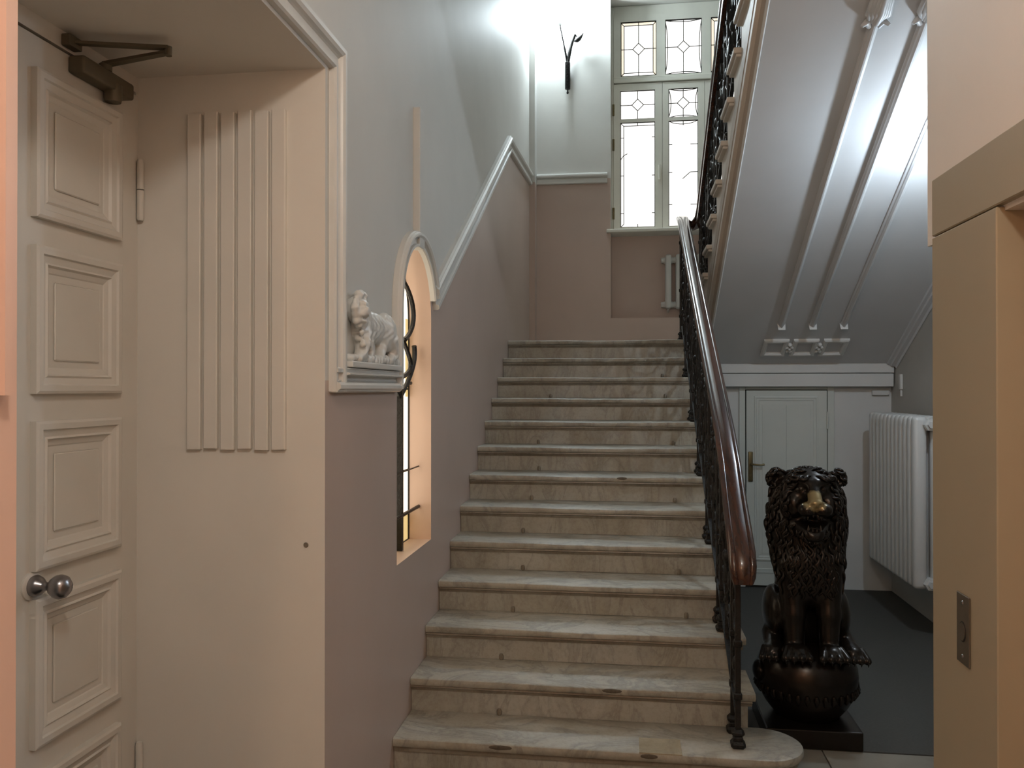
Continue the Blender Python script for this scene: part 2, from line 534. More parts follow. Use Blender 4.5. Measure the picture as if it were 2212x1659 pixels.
for x in (BX0, BX1): bwm.add([(x, YB, 3.28), (x, YN + 0.03, 3.28), (x, YN + 0.03, BZ1), (x, YB, BZ1)], [(0, 1, 2, 3)])
bwm.add([(BX0, YB, BZ1), (BX1, YB, BZ1), (BX1, YN + 0.03, BZ1), (BX0, YN + 0.03, BZ1)], [(0, 1, 2, 3)])
o = bwm.build('wall_back', ['white', 'pink'], recalc=False)
tag(o, 'end wall of the landing with a recess for the window', 'wall', kind='structure')

# other walls
rw = MB()
rw.add([(XR, 2.5, 0), (XR, YB, 0), (XR, YB, ZTOP), (XR, 2.5, ZTOP)], [(0, 1, 2, 3)])
o = rw.build('wall_right', 'rightwall', recalc=False)
tag(o, 'grey plaster wall behind the tall radiator on the right', 'wall', kind='structure')
o = MB().box(0.5, XR, 7.2, 7.32, 0, 1.90).build('wall_understair', 'understair')
tag(o, 'grey wall under the landing holding the small white door', 'wall', kind='structure')
o = MB().box(-1.8, XR, -3.1, -3.0, 0, HALLC).build('wall_front', 'pier')
tag(o, 'hall wall behind the viewer', 'wall', kind='structure')
o = MB().box(-1.8, XR, -3.0, 3.62, HALLC, HALLC + 0.18).build('ceiling', 'white')
tag(o, 'white hall ceiling under the upper landing', 'ceiling', kind='structure')
o = MB().box(-1.2, XR + 0.2, 3.0, 9.0, ZTOP, ZTOP + 0.1).build('ceiling', 'white')
tag(o, 'white ceiling high over the stairwell', 'ceiling', kind='structure')
o = MB().box(-1.2, XR + 0.2, 3.5, 3.6, HALLC + 0.18, ZTOP).build('wall_upper', 'white')
tag(o, 'white wall above the hall ceiling on the upper floor', 'wall', kind='structure')

# lift wall: plaster above, beige metal portal
lw = MB()
lw.box(XP, XR, 2.60, YP, 2.10, HALLC)
lw.box(XP + 0.02, XR, 2.55, 2.62, 0, 2.10)
lw.box(XP, XP + 0.3, -3.0, 2.60, 2.10, HALLC)
lw.box(XP, XP + 0.3, -3.0, 1.20, 0, 2.10)
o = lw.build('wall_lift', 'pier')
tag(o, 'pinkish plaster wall above the lift doorway at right', 'wall', kind='structure')

# landing slab and upper floor edge
o = MB().box(XL, XR, 7.04, YB, LAND - 0.16, LAND - 0.045).build('landing', 'soffit')
tag(o, 'landing slab between the two flights under the window', 'landing', kind='structure')
# beam under the landing
bm_ = MB()
o = MB().bbox(0.56, XR - 0.01, 7.10, 7.26, 1.678, 1.785, 0.004).build('trim_1', 'understair')
tag(o, 'grey boxed beam above the small door, with stepped top', 'beam', kind='structure')
tag(MB().bbox(0.56, XR - 0.01, 7.085, 7.26, 1.789, 1.872, 0.006).build('upper_board', 'understair', o), 'stepped upper board of the beam')
MB().bbox(0.56, XR - 0.01, 7.092, 7.26, 1.812, 1.832, 0.004).build('bead', 'understair', o)

# ------------------------------------------------------------------ mouldings on the left wall
FL = ((XL, 0, 0), (0, 1, 0), (0, 0, 1), (1, 0, 0))
def profile(w, t, flip=False):
    p = [(-.5, 0), (-.5, .55), (-.44, .75), (-.30, .75), (-.27, .42), (-.02, .42), (.02, .62), (.06, .5), (.10, .82), (.20, 1), (.34, 1), (.40, .75), (.44, .75), (.5, .55), (.5, 0)]
    q = [(s * w, h * t) for s, h in p]
    if flip: q = [(-s, h) for s, h in reversed(q)]
    return q
o = MB().sweep([(1.165, 2.70), (1.165, 2.803), (2.763, 2.803), (2.763, 1.652)], profile(0.105, 0.034), FL).build('trim_2', 'trim')
MB().sweep([(1.165, 1.652), (1.165, 2.70)], profile(0.105, 0.034), FL).build('near_jamb_moulding', 'lamplit_pink', o)
tag(o, 'white architrave moulding framing the doorway niche', 'moulding', kind='structure')
o = MB().sweep([(2.72, 1.692), (3.522, 1.692)], profile(0.088, 0.040, True), FL).build('trim_3', 'trim')
MB().sweep([(2.80, 1.722), (3.50, 1.722)], profile(0.03, 0.046, True), FL).build('bead', 'trim', o)
tag(o, 'short white moulding ledge below the lion relief', 'moulding', kind='structure')
arcp = [(3.519, 1.66), (3.519, WS)] + [(WC + 0.3585 * math.cos(math.radians(a)), WS + 0.3585 * math.sin(math.radians(a))) for a in range(174, 14, -6)]
o = MB().sweep(arcp, profile(0.078, 0.042), FL).build('trim_4', 'trim', smooth=True, angle=25)
tag(o, 'white moulding arching over the tall narrow window', 'moulding', kind='structure')
o = MB().sweep([(4.215, 2.13), (7.01, 3.742), (8.56, 3.835)], profile(0.135, 0.045), FL).build('trim_5', 'trim')
tag(o, 'white moulding climbing the left wall above the stairs', 'moulding', kind='structure')
o = MB().bbox(XL - 0.02, XL + 0.034, 3.835, 3.93, 2.33, 2.995, 0.006).build('trim_6', 'white')
tag(o, 'flat white vertical strip above the arched window', 'moulding', kind='structure')
FB = ((0, YB, 0), (1, 0, 0), (0, 0, 1), (0, -1, 0))
o = MB().sweep([(-0.94, 3.862), (BX0 - 0.035, 3.862)], profile(0.11, 0.045), FB).build('trim_7', 'trim')
tag(o, 'white horizontal moulding on the landing wall beside the window', 'moulding', kind='structure')
pb = MB(); pb.cur = 1; pb.box(XL, -0.942, 8.57, YB, LAND, 3.80); pb.cur = 0; pb.box(XL, -0.942, 8.57, YB, 3.80, ZTOP)
o = pb.build('trim_8', ['white', 'pink'])
tag(o, 'boxed pipe casing in the corner of the landing', 'pipe casing', kind='structure')

# ------------------------------------------------------------------ lower flight
st = empty('staircase', (-0.2, Y1, 0), 'lower flight of worn pale marble steps beside the left wall', 'staircase')
SR = 0.56
random.seed(4)
def tread_profile(y, z, back):
    # rounded nosing, side view (y, z)
    pr = [(y + back, z), (y + 0.008, z), (y + 0.002, z - 0.004), (y, z - 0.012), (y, z - 0.024), (y + 0.004, z - 0.033), (y + 0.012, z - 0.036), (y + back, z - 0.036)]
    return pr
def worn_tread(y, z, x0, x1, back, seed):
    """nosing swept along x, worn slightly hollow in the middle"""
    rnd = random.Random(seed)
    N = 26
    pr = tread_profile(0, 0, back)
    vs = []; fs = []
    for i in range(N + 1):
        t = i / N
        x = x0 + (x1 - x0) * t
        sag = -0.006 * math.exp(-((t - 0.55) / 0.22) ** 2) * rnd.uniform(0.7, 1.2)
        jit = rnd.uniform(0, 0.0025)
        for (a, b) in pr:
            k = 1.0 if a < 0.05 else 0.2
            vs.append((x, y + a + jit * (1 if a < 0.03 else 0), z + b + sag * k * (1 if b > -0.03 else 0.2)))
    m = len(pr)
    for i in range(N):
        for k in range(m):
            k2 = (k + 1) % m
            fs.append((i*m+k, i*m+k2, (i+1)*m+k2, (i+1)*m+k))
    fs.append(tuple(range(m))[::-1]); fs.append(tuple(N*m + k for k in range(m)))
    return vs, fs
for s in range(1, 14):
    y = Y1 + TREAD * (s - 1); z = RISE * s
    back = TREAD + 0.03
    if s == 13: back = YB - y - 0.012
    if s == 1:
        # bullnose step running out past the railing
        cx_, cy_, rr = 0.565, y + 0.17, 0.17
        out = [(XL + 0.002, y), (cx_, y)] + [(cx_ + rr * math.sin(math.radians(a)), cy_ - rr * math.cos(math.radians(a))) for a in range(10, 181, 10)] + [(XL + 0.002, y + 0.34)]
        tm = MB()
        def shrink(d): return [(px, min(max(py, y + d), y + 0.34)) if i < 2 or i == len(out)-1 else (cx_ + (px - cx_) * (rr - d) / rr, cy_ + (py - cy_) * (rr - d) / rr) for i, (px, py) in enumerate(out)]
        lay = [(0.010, z), (0.003, z - 0.004), (0.0, z - 0.013), (0.0, z - 0.026), (0.006, z - 0.036)]
        vs = []; m = len(out)
        for d, zz in lay: vs += [(px, py, zz) for px, py in shrink(d)]
        fs = [tuple(range(m)), tuple((len(lay)-1)*m + i for i in range(m))[::-1]]
        for k in range(len(lay)-1):
            fs += [(k*m+i, k*m+(i+1) % m, (k+1)*m+(i+1) % m, (k+1)*m+i) for i in range(m)]
        tm.add(vs, fs)
        td = tm.build('tread', 'marble_tread', st, smooth=True, angle=35)
        mo = MB(); q = shrink(0.018); q2 = shrink(0.026)
        mo.prism(q, 'z', z - 0.060, z - 0.036).build('nosing_moulding', 'marble_mould', td)
        MB().prism(q2, 'z', 0.001, z - 0.060).build('riser', 'marble_riser', st)
        tag(MB().bbox(0.05, 0.225, y + 0.004, y + 0.155, z - 0.034, z + 0.0012, 0.0008, 1).build('inlay_patch', 'marble_patch', td), 'square patch let into the tread')
        for cx2, w_ in ((-0.53, 0.07), (0.09, 0.05)):
            MB().ell((cx2, y + 0.004, z - 0.014), (w_ * 0.9, 0.0065, 0.0105), 14, 8).build('chipped_edge', 'chip', td)
    else:
        vs, fs = worn_tread(y, z, XL + 0.002, SR, back, s)
        td = MB().add(vs, fs).build('tread', 'marble_tread', st, smooth=True, angle=40)
        MB().prism([(y + 0.014, z - 0.037), (y + 0.012, z - 0.044), (y + 0.020, z - 0.050), (y + 0.026, z - 0.062), (y + 0.06, z - 0.062), (y + 0.06, z - 0.037)], 'x', XL + 0.002, SR - 0.012).build('nosing_moulding', 'marble_mould', td)
        MB().box(XL + 0.002, SR - 0.03, y + 0.030, y + 0.30, z - RISE + 0.0005, z - 0.0615 + 0.02).build('riser', 'marble_riser', st)
        if s == 2:
            MB().ell((-0.07, y + 0.004, z - 0.016), (0.05, 0.0065, 0.0098), 14, 8).build('chipped_edge', 'chip', td)
        if s == 7:
            MB().ell((-0.03, y + 0.004, z - 0.013), (0.035, 0.006, 0.010), 14, 8).build('chipped_edge', 'chip', td)
# filling under the steps
fill = [(Y1 + 0.29, 0.001)]
for s in range(2, 14):
    y = Y1 + TREAD * (s - 1) + 0.05
    fill += [(y, RISE * (s - 1)), (y, RISE * s - 0.065)]
fill += [(7.19, RISE * 13 - 0.17), (7.19, 0.001)]
MB().prism(fill, 'x', XL + 0.002, SR - 0.035).build('side_wall', 'understair', st)
# old carpet rod eyes at the foot of the risers
eye0 = None
for s in range(1, 13):
    for x, ok in ((-0.60 + 0.02 * math.sin(s * 2.1), s <= 8 or s == 10), (0.30 + 0.02 * math.sin(s), s in (3, 4, 6, 8, 10, 11))):
        if not ok: continue
        y = Y1 + TREAD * s + 0.024; z = RISE * s
        if eye0 is None:
            eye0 = MB().lathe([(0, 0.03), (0.007, 0.03), (0.011, 0.022), (0.012, 0.008), (0.008, 0)], (0, 0, 0), 8).build('carpet_rod_eye', 'marble_mould', st, smooth=True)
            eye0.matrix_parent_inverse = T((-0.2, Y1, 0)).inverted(); eye0.matrix_basis = T((x, y, z))
        else:
            shared(eye0, 'carpet_rod_eye', st, T((x, y, z)))

# ------------------------------------------------------------------ upper flight
uf = empty('staircase', (1.4, 7.4, LAND), 'upper flight rising overhead on the right with its panelled underside', 'staircase')
def uy(k): return UY3 - UT * (k - 3)       # nosing (far edge) of step k
def uz(k): return LAND + RISE * k
NU = 12
body = [(7.25, soff_z(7.05) - 0.01), (7.05, soff_z(7.05))]
ytop = uy(NU) - UT - 0.05
body += [(ytop, soff_z(ytop)), (ytop, uz(NU) - 0.05)]
for k in range(NU, 0, -1):
    body += [(uy(k) - 0.03, uz(k) - 0.05), (uy(k) - 0.03, uz(k - 1) - (0.05 if k > 1 else 0.0))]
body += [(7.25, LAND - 0.04)]
# stringer face side and body
MB().prism([(p[0], p[1] + (0.05 if p[1] == soff_z(p[0]) else 0)) for p in body], 'x', USX, XR - 0.002).build('stringer', 'stringer', uf)
y0s, y1s = ytop, 7.08
so = MB().add([(0.652, y0s, soff_z(y0s)), (XR - 0.003, y0s, soff_z(y0s)), (XR - 0.003, y1s, soff_z(y1s)), (0.652, y1s, soff_z(y1s)),
               (0.652, y0s, soff_z(y0s) + 0.03), (XR - 0.003, y0s, soff_z(y0s) + 0.03), (XR - 0.003, y1s, soff_z(y1s) + 0.03), (0.652, y1s, soff_z(y1s) + 0.03)],
              [(0, 1, 2, 3), (4, 7, 6, 5), (0, 3, 7, 4), (1, 5, 6, 2), (0, 4, 5, 1), (3, 2, 6, 7)]).build('soffit', 'soffit', uf)
# sloping edge: beige chamfered band and a white bead, in the frame along the slope
sd = Vector((0, 1, -0.52)).normalized(); sn = Vector((0, -0.52, -1)).normalized()    # along, outwards (down)
S0 = Vector((0, y1s, soff_z(y1s)))
LEN = (y1s - y0s) / sd.y
def slope_strip(name, pts2, material, parent, a0=0.0, a1=None, smooth=False):
    """pts2: closed section (x, depth below soffit); runs along the slope from a0 to a1 measured up from the foot"""
    a1 = LEN if a1 is None else a1
    mb = MB(); n = len(pts2); vs = []
    for a in (a0, a1):
        for (x, d) in pts2:
            vs.append(S0 - sd * a + sn * d + Vector((x, 0, 0)))
    fs = [tuple(range(n)), tuple(range(2*n-1, n-1, -1))] + [(i, (i+1) % n, (i+1) % n + n, i + n) for i in range(n)]
    return mb.add(vs, fs).build(name, material, parent, smooth=smooth, angle=35)
slope_strip('edge_band', [(USX - 0.004, -0.20), (USX - 0.004, -0.10), (USX + 0.008, -0.085), (0.648, 0.0), (0.648, -0.02), (USX + 0.03, -0.20)], 'stringer_band', uf)
slope_strip('edge_bead', [(0.645, -0.004), (0.648, 0.008), (0.656, 0.010), (0.662, 0.004), (0.662, -0.004)], 'trim', uf)
slope_strip('wall_moulding', [(XR - 0.07, 0), (XR - 0.066, 0.014), (XR - 0.045, 0.016), (XR - 0.04, 0.03), (XR - 0.012, 0.034), (XR - 0.003, 0.05), (XR - 0.003, -0.002), (XR - 0.07, -0.002)], 'soffit', uf)
# three ribs ending in tips, with leafy crowns
for x in (1.16, 1.388, 1.612):
    w = 0.024
    rb = slope_strip('rib', [(x - w, -0.002), (x - w, 0.012), (x - w * 0.62, 0.018), (x - w * 0.5, 0.028), (x - 0.004, 0.038), (x + 0.004, 0.038), (x + w * 0.5, 0.028), (x + w * 0.62, 0.018), (x + w, 0.012), (x + w, -0.002)], 'soffit', uf, 0.62, 3.45)
    tip = MB()
    base = S0 - sd * 0.62
    for q, (a, d) in enumerate(((0.0, 0.0),)):
        tip.add([tuple(base + Vector((x - 0.03, 0, 0))), tuple(base + Vector((x + 0.03, 0, 0))), tuple(base + sn * 0.055 + Vector((x - 0.026, 0, 0))), tuple(base + sn * 0.055 + Vector((x + 0.026, 0, 0))), tuple(base + sd * 0.05 + sn * 0.004 + Vector((x, 0, 0)))],
                [(0, 1, 3, 2), (0, 2, 4), (1, 4, 3), (2, 3, 4), (0, 4, 1)])
    tip.build('rib_tip', 'trim', rb)
    if x < 1.5:
        cr = MB()
        base = S0 - sd * 3.34
        for k in range(7):
            a = (k - 3) / 3.0
            q = 1 - abs(a)
            root = base + Vector((x + 0.018 * a, 0, 0)) + sn * (0.012 + 0.03 * q)
            mid = root - sd * (0.05 + 0.03 * q) + Vector((0.022 * a, 0, 0)) + sn * 0.022
            top = root - sd * (0.13 + 0.06 * q) + Vector((0.020 * a, 0, 0)) + sn * 0.016
            end = root - sd * (0.17 + 0.09 * q) + Vector((0.034 * a, 0, 0)) + sn * 0.034
            cr.tube([root, mid, top, end], [0.014, 0.021, 0.017, 0.006], 8)
        for k in (-1, 1):
            b2 = base + Vector((x + 0.04 * k, 0, 0)) + sn * 0.02
            cr.tube([b2 + sd * 0.03 - Vector((0.02 * k, 0, 0)), b2, b2 + Vector((0.022 * k, 0, 0)) + sd * 0.01 + sn * 0.02], [0.014, 0.017, 0.008], 7)
        cr.build('leaf_crown', 'soffit', rb, smooth=True, angle=60)
# row of three square frames with leaf knots between them
for i, x in enumerate((1.162, 1.386, 1.612)):
    mb = MB()
    hw = 0.078; a0, a1 = 0.17, 0.375
    prof = [(-0.014, -0.002), (-0.014, 0.016), (-0.006, 0.024), (0.006, 0.024), (0.014, 0.014), (0.014, -0.002)]
    fr = (S0, Vector((1, 0, 0)), -sd, sn)
    mb.sweep([(x - hw, a0), (x + hw, a0), (x + hw, a1), (x - hw, a1)], [(s * 1.3, h) for s, h in prof], fr, closed=True)
    mb.build('square_frame', 'trim', uf)
    if i < 2:
        kn = MB(); c = S0 - sd * 0.27 + sn * 0.012 + Vector((x + 0.112, 0, 0))
        for a in range(5):
            t = math.radians(72 * a + 20)
            kn.ell(c + Vector((0.02 * math.cos(t), 0, 0)) - sd * 0.05 * math.sin(t), (0.018, 0.022, 0.018), 9, 6)
        kn.ell(c + sn * 0.008, (0.014, 0.016, 0.014), 9, 6)
        kn.build('leaf_knot', 'trim', uf, smooth=True, angle=80)
# treads of the upper flight
for k in range(1, NU + 1):
    y = uy(k); z = uz(k)
    MB().bbox(UST, XR - 0.003, y - UT - 0.02, y, z - 0.032, z, 0.007).build('tread', 'stringer', uf)
    MB().bbox(UST + 0.014, USX + 0.01, y - UT - 0.012, y - 0.014, z - 0.050, z - 0.033, 0.004).build('nosing_moulding', 'stringer', uf)

# ------------------------------------------------------------------ door 1, left: double door with five panels on each leaf
d1 = empty('door_1', (XD, 2.03, 0), 'cream double door with stacked moulded panels in the niche', 'door', kind='structure')
DFRAME = ((XD, 0, 0), (0, 1, 0), (0, 0, 1), (1, 0, 0))
panel0 = None; mould0 = None
for li, (ya, yb) in enumerate(((2.035, 2.660), (1.405, 2.030))):
    leaf = MB().bbox(XD - 0.045, XD, ya, yb, 0.01, 2.672, 0.003, 1).build('door_leaf', 'door', d1)
    pc = (ya + yb) / 2
    for i in range(5):
        zc = 2.362 - 0.5025 * i
        hw, hh = 0.190, 0.200
        if mould0 is None:
            pr = [(-0.012, 0), (-0.012, 0.020), (-0.004, 0.024), (0.012, 0.024), (0.016, 0.017), (0.034, 0.012), (0.040, 0.016), (0.046, 0.008), (0.060, 0.003), (0.064, 0)]
            mould0 = MB().sweep([(-hw, -hh), (hw, -hh), (hw, hh), (-hw, hh)], pr, ((0, 0, 0), (0, 1, 0), (0, 0, 1), (1, 0, 0)), closed=True).build('panel_moulding', 'door', leaf)
            mould0.matrix_basis = T((XD, pc, zc)); mould0.matrix_parent_inverse = world_of(leaf).inverted()
            panel0 = MB().bbox(0, 0.005, -0.105, 0.105, -0.115, 0.115, 0.0035, 1).build('raised_field', 'door', leaf)
            panel0.matrix_basis = T((XD, pc, zc)); panel0.matrix_parent_inverse = world_of(leaf).inverted()
        else:
            shared(mould0, 'panel_moulding', leaf, T((XD, pc, zc)))
            shared(panel0, 'raised_field', leaf, T((XD, pc, zc)))
    if li == 0:
        kc = (XD, 2.150, 1.105)
        k_ = MB().lathe([(0, 0.0), (0.040, 0.0), (0.040, 0.006), (0.030, 0.010), (0.0, 0.010)], kc, 24, 'x').build('knob_rose', 'door', leaf, smooth=True)
        kb = MB().lathe([(0.0, 0.010), (0.029, 0.010), (0.031, 0.018), (0.026, 0.030), (0.015, 0.042), (0.011, 0.052), (0.013, 0.060), (0.024, 0.068), (0.032, 0.080), (0.0345, 0.092), (0.031, 0.106), (0.020, 0.117), (0.0, 0.121)], kc, 28, 'x').build('door_knob', 'steel', leaf, smooth=True, angle=60)
        tag(kb, 'dull steel door knob')
        tag(MB().lathe([(0, 0.006), (0.016, 0.006), (0.020, 0)], (XD, 2.052, 0.955), 18, 'x').build('lock_cylinder', 'brass', leaf, smooth=True), 'dark brass lock cylinder')
for z in (2.345, 0.345):
    h = MB()
    h.lathe([(0, -0.105), (0.009, -0.105), (0.012, -0.098), (0.012, -0.002), (0.0, -0.002)], (XD + 0.013, NY1 - 0.014, z), 12)
    h.lathe([(0, 0.002), (0.012, 0.002), (0.012, 0.098), (0.009, 0.105), (0, 0.105)], (XD + 0.013, NY1 - 0.014, z), 12)
    h.build('hinge', 'door', d1, smooth=True)
fr = MB()
fr.box(XD - 0.055, XD - 0.006, 2.664, NY1, 0, NZ); fr.box(XD - 0.055, XD - 0.006, NY0, 1.400, 0, NZ); fr.box(XD - 0.055, XD - 0.004, NY0, NY1, 2.682, NZ)
fr.build('door_frame', 'door', d1)
MB().box(XD - 0.056, XD - 0.02, 1.39, 2.67, 2.673, 2.6815).build('shadow_gap', 'gap', d1)

# overhead door closer
dc = empty('door_closer', (XD + 0.03, 2.40, 2.64), 'dark olive overhead door closer with folded arm on the left door', 'door closer')
MB().bbox(XD + 0.001, XD + 0.055, 2.30, 2.56, 2.615, 2.668, 0.008, 3).build('body', 'closer', dc, smooth=True)
MB().lathe([(0, -0.032), (0.024, -0.032), (0.027, -0.02), (0.027, 0.024), (0, 0.024)], (XD + 0.034, 2.475, 2.615), 20).build('spring_housing', 'closer', dc, smooth=True)
MB().lathe([(0, 0.0), (0.020, 0.0), (0.020, 0.02), (0.013, 0.026), (0, 0.026)], (XD + 0.034, 2.435, 2.668), 16).build('spindle', 'closer', dc, smooth=True)
def flatbar(name, a, b, w, t, parent, m='closer'):
    a = Vector(a); b = Vector(b); d = (b - a).normalized(); s = Vector((0, 0, 1)).cross(d).normalized(); u = d.cross(s)
    vs = []
    for p, ww in ((a, w), (b, w * 0.75)):
        for i, j in ((-1, -1), (1, -1), (1, 1), (-1, 1)): vs.append(p + s * i * ww / 2 + u * j * t / 2)
    return MB().add(vs, [(0, 3, 2, 1), (4, 5, 6, 7), (0, 1, 5, 4), (1, 2, 6, 5), (2, 3, 7, 6), (3, 0, 4, 7)]).build(name, m, parent)
flatbar('arm', (XD + 0.034, 2.435, 2.690), (-1.395, 2.385, 2.694), 0.030, 0.009, dc)
flatbar('arm', (-1.393, 2.385, 2.708), (XD + 0.012, 2.305, 2.706), 0.026, 0.009, dc)
MB().lathe([(0, -0.016), (0.011, -0.016), (0.011, 0.012), (0, 0.014)], (-1.394, 2.385, 2.700), 14).build('elbow_pivot', 'closer', dc, smooth=True)
MB().bbox(XD - 0.003, XD + 0.026, 2.275, 2.335, 2.688, 2.724, 0.004).build('bracket', 'closer', dc)

# ------------------------------------------------------------------ arched window glass and its iron grille
gx = XL - 0.122
gl = [(WY0, WZ0), (WY1, WZ0)] + loop[2:]
zcut = 1.05
MB().prism([(WY0, WZ0), (WY1, WZ0), (WY1, 1.03), (WY0, 1.03)], 'x', gx - 0.008, gx).build('pane', 'arch_yellow', w2)
MB().prism([(WY0, 1.03), (WY1, 1.03), (WY1, 1.245), (WY0, 1.245)], 'x', gx - 0.008, gx).build('pane', 'arch_pane', w2)
MB().prism([(WY0, 1.245), (WY1, 1.245), (WY1, 1.66), (WY0, 1.66)], 'x', gx - 0.008, gx).build('pane', 'arch_pane', w2)
MB().prism([(WY0, 1.66), (WY1, 1.66), (WY1, WS)] + loop[3:-1] + [(WY0, WS)], 'x', gx - 0.008, gx).build('pane', 'arch_pane', w2)
MB().prism([(WY1 - 0.055, 1.62), (WY1 - 0.002, 1.62), (WY1 - 0.002, 2.02), (WY1 - 0.055, 2.02)], 'x', gx - 0.004, gx + 0.001).build('pane', 'arch_yellow', w2)
cm = MB()
for z in (1.03, 1.245, 1.66): cm.tube([(gx + 0.002, WY0, z), (gx + 0.002, WY1, z)], 0.005, 6)
cm.tube([(gx + 0.002, p[0], p[1]) for p in loop], 0.006, 6, closed=True)
cm.build('lead_came', 'lead', w2)
gr = empty('window_grille', (XL - 0.07, WC, WZ0), 'black iron scroll grille inside the arched window', 'grille')
gX = XL - 0.075
def yz(pts): return [(gX, WC + p[0], p[1]) for p in pts]
MB().tube(yz([(0.0, WZ0 + 0.002), (0.0, 1.70)]), 0.019, 4).build('upright_bar', 'iron', gr)
MB().tube([(gX + 0.01, WY0 + 0.002, 1.055), (gX + 0.01, WY1 - 0.002, 1.055)], 0.009, 8).build('cross_rod', 'iron', gr)
MB().tube([(gX + 0.01, WY0 + 0.002, 1.262), (gX + 0.01, WY1 - 0.002, 1.262)], 0.004, 8).build('cross_rod', 'iron', gr)
def bez(p0, p1, p2, p3, n=14):
    r_ = []
    for i in range(n + 1):
        t = i / n; a = (1-t)**3; b = 3*(1-t)**2*t; c = 3*(1-t)*t*t; d = t**3
        r_.append(tuple(a*p0[k] + b*p1[k] + c*p2[k] + d*p3[k] for k in range(len(p0))))
    return r_
for sgn in (1, -1):
    f = lambda pts: yz([(sgn * a, b) for a, b in pts])
    MB().tube(f(bez((0.0, 2.20), (0.27, 2.14), (0.36, 1.98), (0.08, 1.90))), 0.013, 6).build('scroll', 'iron', gr, smooth=True)
    MB().tube(f(bez((0.05, 1.90), (0.20, 1.80), (0.30, 1.76), (0.02, 1.715))), 0.012, 6).build('scroll', 'iron', gr, smooth=True)
    MB().tube(f(bez((0.265, 1.88), (0.31, 1.80), (0.20, 1.72), (0.0, 1.62))), 0.013, 6).build('scroll', 'iron', gr, smooth=True)
    MB().tube(f(bez((0.0, 1.62), (0.05, 1.66), (0.12, 1.69), (0.2, 1.69), 8)), 0.009, 6).build('scroll', 'iron', gr, smooth=True)

# ------------------------------------------------------------------ landing window
w1 = empty('window_1', (0.6, YN, 3.30), 'tall leaded window over the landing with cream painted frame', 'window', kind='structure')
FY0, FY1 = 8.915, 8.965
WX0, WX1 = -0.135, 1.335
ZT0, ZT1 = 3.335, 5.625
cols_top = [(-0.061, 0.313), (0.405, 0.783), (0.875, 1.25)]
cols_cas = [(-0.066, 0.298), (0.438, 0.744), (0.895, 1.255)]
cas = [(WX0, 0.372), (0.376, 0.808), (0.812, WX1)]
def frame_from(x0, x1, z0, z1, holes, y0, y1):
    """flat frame with rectangular openings, as boxes"""
    mb = MB()
    zs = sorted(set([z0, z1] + [h[2] for h in holes] + [h[3] for h in holes]))
    for a, b in zip(zs[:-1], zs[1:]):
        hs = sorted([h for h in holes if h[2] <= a + 1e-6 and h[3] >= b - 1e-6])
        x = x0
        for h in hs:
            if h[0] > x: mb.box(x, h[0], y0, y1, a, b)
            x = h[1]
        if x1 > x: mb.box(x, x1, y0, y1, a, b)
    return mb
frame_from(WX0, WX1, 4.957, ZT1, [(a, b, 4.975, 5.556) for a, b in cols_top], FY0, FY1).build('transom_light', 'winframe', w1)
MB().bbox(WX0, WX1, FY0 - 0.018, FY1, 4.905, 4.950, 0.006).build('transom_bar', 'winframe', w1)
MB().bbox(BX0 + 0.001, WX0 - 0.001, FY0 + 0.01, FY1, ZT0 - 0.03, BZ1 - 0.002, 0.003, 1).build('frame_post', 'winframe', w1)
MB().bbox(WX1 + 0.001, BX1 - 0.001, FY0 + 0.01, FY1, ZT0 - 0.03, BZ1 - 0.002, 0.003, 1).build('frame_post', 'winframe', w1)
MB().bbox(WX0, WX1, FY0 + 0.01, FY1, ZT1 + 0.001, BZ1 - 0.002, 0.003, 1).build('head_board', 'winframe', w1)
tag(MB().bbox(-0.208, BX1 + 0.04, 8.70, FY1, 3.283, 3.318, 0.008).build('window_sill', 'winframe', w1), 'shallow painted window sill')
py = FY0 + 0.018
def line(mb, x0, z0, x1, z1, r=0.0045): mb.tube([(x0, py - 0.004, z0), (x1, py - 0.004, z1)], r, 5)
